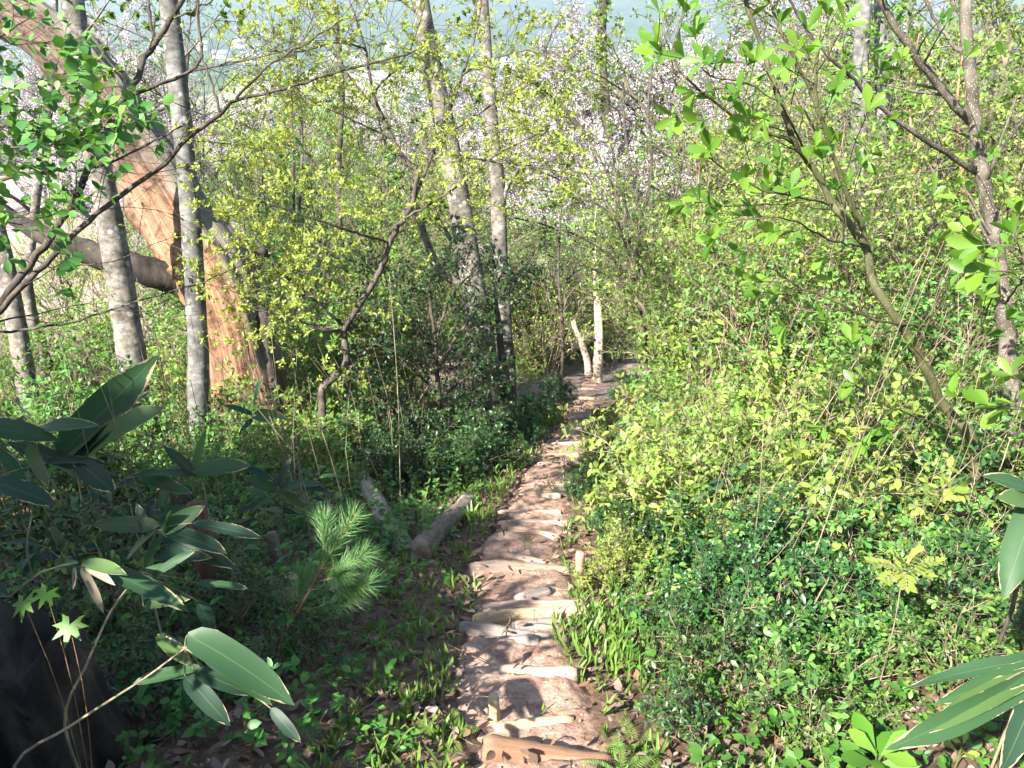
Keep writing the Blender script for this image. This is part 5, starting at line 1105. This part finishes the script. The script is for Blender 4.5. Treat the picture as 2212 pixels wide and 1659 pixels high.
def herbs(name, n, y0, y1, xa, xb, gap, size, mat, hh, k=6, power=1.3, dens=None):
    x, y = scatter(n, y0, y1, xa, xb, power, None, gap)
    if dens is not None: m = RNG.random(len(x)) < dens(x, y); x, y = x[m], y[m]
    n = len(x); z = hgt(x, y); h = hh * RNG.uniform(.3, 1.2, n)
    base = np.stack([x, y, z], -1); top = base + np.stack([RNG.normal(0, .25, n) * h, RNG.normal(0, .25, n) * h, h], -1)
    sk_q = []
    pos = np.repeat(top, k, 0); f = RNG.uniform(.35, 1, n * k)[:, None]; pos = np.repeat(base, k, 0) * (1 - f) + pos * f
    a = RNG.random(n * k) * 6.28; d = np.stack([np.cos(a), np.sin(a), RNG.normal(.15, .3, n * k)], -1); u = np.stack([RNG.normal(0, .3, n * k), RNG.normal(-.15, .3, n * k), np.ones(n * k)], -1)
    sz = np.repeat(size * RNG.uniform(.6, 1.35, n), k) * RNG.uniform(.6, 1.2, n * k)
    stuff(link(name, leaves(name, pos, d, u, sz, RNG.uniform(.42, .66, n * k), 'oval', .2, .15), Y[mat]))
    dd = top - base
    stuff(link(name + '_stems', leaves(name + '_stems', base, dd, RNG.normal(0, 1, dd.shape), h * 1.0, .035, 'needle', .2, .0), B['green']))
herbs('ground_cover', 1150, 1.3, 9, -2.4, -.35, .42, .036, 'herb', .12)
herbs('ground_cover', 1700, 1.3, 9, .45, 2.8, .5, .04, 'herb', .14)
herbs('undergrowth', 2600, 4.5, 22, -3.2, -.5, .55, .045, 'mid', .35, 9)
herbs('undergrowth', 800, 1.9, 5.2, -3.6, -.75, .8, .042, 'herb', .26, 9, 1.0)
herbs('undergrowth', 3400, 3.6, 22, .55, 3.4, .6, .042, 'young', .5, 11)
def floor_twigs():
    sk = SK()
    x, y = scatter(420, 1.3, 10, -2.4, 2.4, 1.4)
    for a, b in zip(x, y):
        L = RNG.uniform(.06, .35); g = RNG.random() * 6.28; p0 = gp(a, b, .012); p1 = gp(a + math.cos(g) * L, b + math.sin(g) * L, .012 + RNG.random() * .05); m = (p0 + p1) / 2 + RNG.normal(0, .012, 3)
        sk.tube(smooth_line([p0, m, p1], 5), RNG.uniform(.0012, .004) * np.linspace(1, .6, 5), 4)
    stuff(link('fallen_twigs', sk.mesh('fallen_twigs'), B['twig']))
    sk = SK()                                    # dead canes standing in the thicket
    for s, n in ((1, 1000), (-1, 350)):
        for _ in range(n):
            yy = RNG.uniform(3.2, 16); xx = pathx(yy) + s * RNG.uniform(.7, 3.2) * (1 + .12 * yy); h = RNG.uniform(.4, 1.9); p0 = gp(xx, yy, -.02); d = np.array([s * abs(RNG.normal(0, .25)), RNG.normal(0, .22), 1]) * h
            sk.tube(smooth_line([p0, p0 + d * .5 + RNG.normal(0, .05, 3), p0 + d], 6), RNG.uniform(.0018, .005) * np.linspace(1, .5, 6), 4)
    stuff(link('dead_canes', sk.mesh('dead_canes'), B['twig']))
floor_twigs()
def pebbles():
    sk = SK(); x, y = scatter(260, 1.5, 9, -.34, .34, 1.5, 1)
    for a, b in zip(x, y):
        r = RNG.uniform(.002, .007); p = np.array([a, b, float(path_z(a, b)) + .014 + r * .3]); g = RNG.random(3) - .5
        sk.tube(np.array([p - nrm(g) * r, p - nrm(g) * r * .4, p + nrm(g) * r * .5, p + nrm(g) * r]), [r * .4, r * .95, r * .8, r * .2], 6, .12, cap=True)
    stuff(link('soil_clods', sk.mesh('soil_clods'), W['soillog']))
pebbles()

# ------------------------------------------------------------------ the valley: houses far away
def houses():
    wall = [M_plain('pale_plaster', (.62, .62, .60), .8, .1, .5), M_plain('cream_plaster', (.58, .54, .46), .8, .1, .5)]
    roof = [M_plain('grey_tiles', (.20, .22, .26), .6, .15, .8), M_plain('brown_tiles', (.26, .19, .16), .6, .15, .8), M_plain('white_sheet_roof', (.7, .72, .75), .5, .05, .5)]
    glass = M_plain('window_glass', (.05, .06, .08), .2, .1, 1)
    spots = [(215, 62, 760), (262, 50, 820), (300, 66, 740), (345, 44, 900), (392, 58, 800), (430, 40, 960), (470, 52, 860), (520, 40, 1000), (840, 48, 940), (1105, 70, 720), (1150, 56, 830), (2120, 26, 1060), (2150, 14, 1150), (2188, 22, 1090)]
    for i, (u, v, d) in enumerate(spots):
        r = ray(u, v); p = CAM + r * d; p = np.array([p[0], p[1], float(hgt(p[0], p[1]))])
        side = 'upper left' if u < 600 else 'upper centre' if u < 1300 else 'upper right'
        t = empty('house', p, f'tiny pale {"roofed" if i % 3 else "white"} house in the hazy valley at {side}, {ORD[i if i < 8 else i - 8 if i < 11 else i - 11]} from the left there', 'house', 'houses in the far valley', RNG.random() * 3)
        wx, wy, h = RNG.uniform(6, 12), RNG.uniform(5, 8), RNG.uniform(4.5, 8)
        V = [(sx * wx, sy * wy, z) for z in (-3, h) for sx, sy in ((-1, -1), (1, -1), (1, 1), (-1, 1))] + [(-wx, 0, h + 3), (wx, 0, h + 3)]
        link('wall', mesh_np('wall', V, [(0, 1, 5, 4), (1, 2, 6, 5), (2, 3, 7, 6), (3, 0, 4, 7)], [(4, 8, 7), (5, 6, 9)], smooth=False), wall[i % 2], t)
        e = .8; V = [(-wx - e, -wy - e, h - .3), (wx + e, -wy - e, h - .3), (wx + e, 0, h + 3.3), (-wx - e, 0, h + 3.3), (wx + e, wy + e, h - .3), (-wx - e, wy + e, h - .3)]
        V += [(a, b, c + .35) for a, b, c in V]
        link('roof', mesh_np('roof', V, [(0, 3, 2, 1), (3, 5, 4, 2), (6, 7, 8, 9), (9, 8, 10, 11), (0, 1, 7, 6), (5, 11, 10, 4), (1, 2, 8, 7), (2, 4, 10, 8), (0, 6, 9, 3), (3, 9, 11, 5)], smooth=False), roof[i % 3], t)
        for s in (-1, 1):
            V = []; Q = []
            for k in (-.55, 0, .55):
                n0 = len(V); V += [(k * wx - .8, s * (wy + .05), h * .45), (k * wx + .8, s * (wy + .05), h * .45), (k * wx + .8, s * (wy + .05), h * .75), (k * wx - .8, s * (wy + .05), h * .75)]; Q.append((n0, n0 + 1, n0 + 2, n0 + 3))
            for q in Q: link('window', mesh_np('window', [V[i_] for i_ in q], [(0, 1, 2, 3)], smooth=False), glass, t)
houses()

# ------------------------------------------------------------------ the air of the valley
def haze():
    V = [(x, y, z) for z in (-75, 84) for x, y in ((-5600, -30), (5600, -30), (5600, 4400), (-5600, 4400))]
    me = mesh_np('haze', V, [(3, 2, 1, 0), (4, 5, 6, 7), (0, 1, 5, 4), (1, 2, 6, 5), (2, 3, 7, 6), (3, 0, 4, 7)], smooth=False)
    m, t, o = nodes('hazy_air'); v = N(t, 'ShaderNodeVolumePrincipled'); v.inputs['Color'].default_value = (.66, .82, 1, 1); v.inputs['Density'].default_value = .00026; v.inputs['Anisotropy'].default_value = .0
    t.links.new(v.outputs[0], o.inputs['Volume']); stuff(link('haze', me, m))
haze()
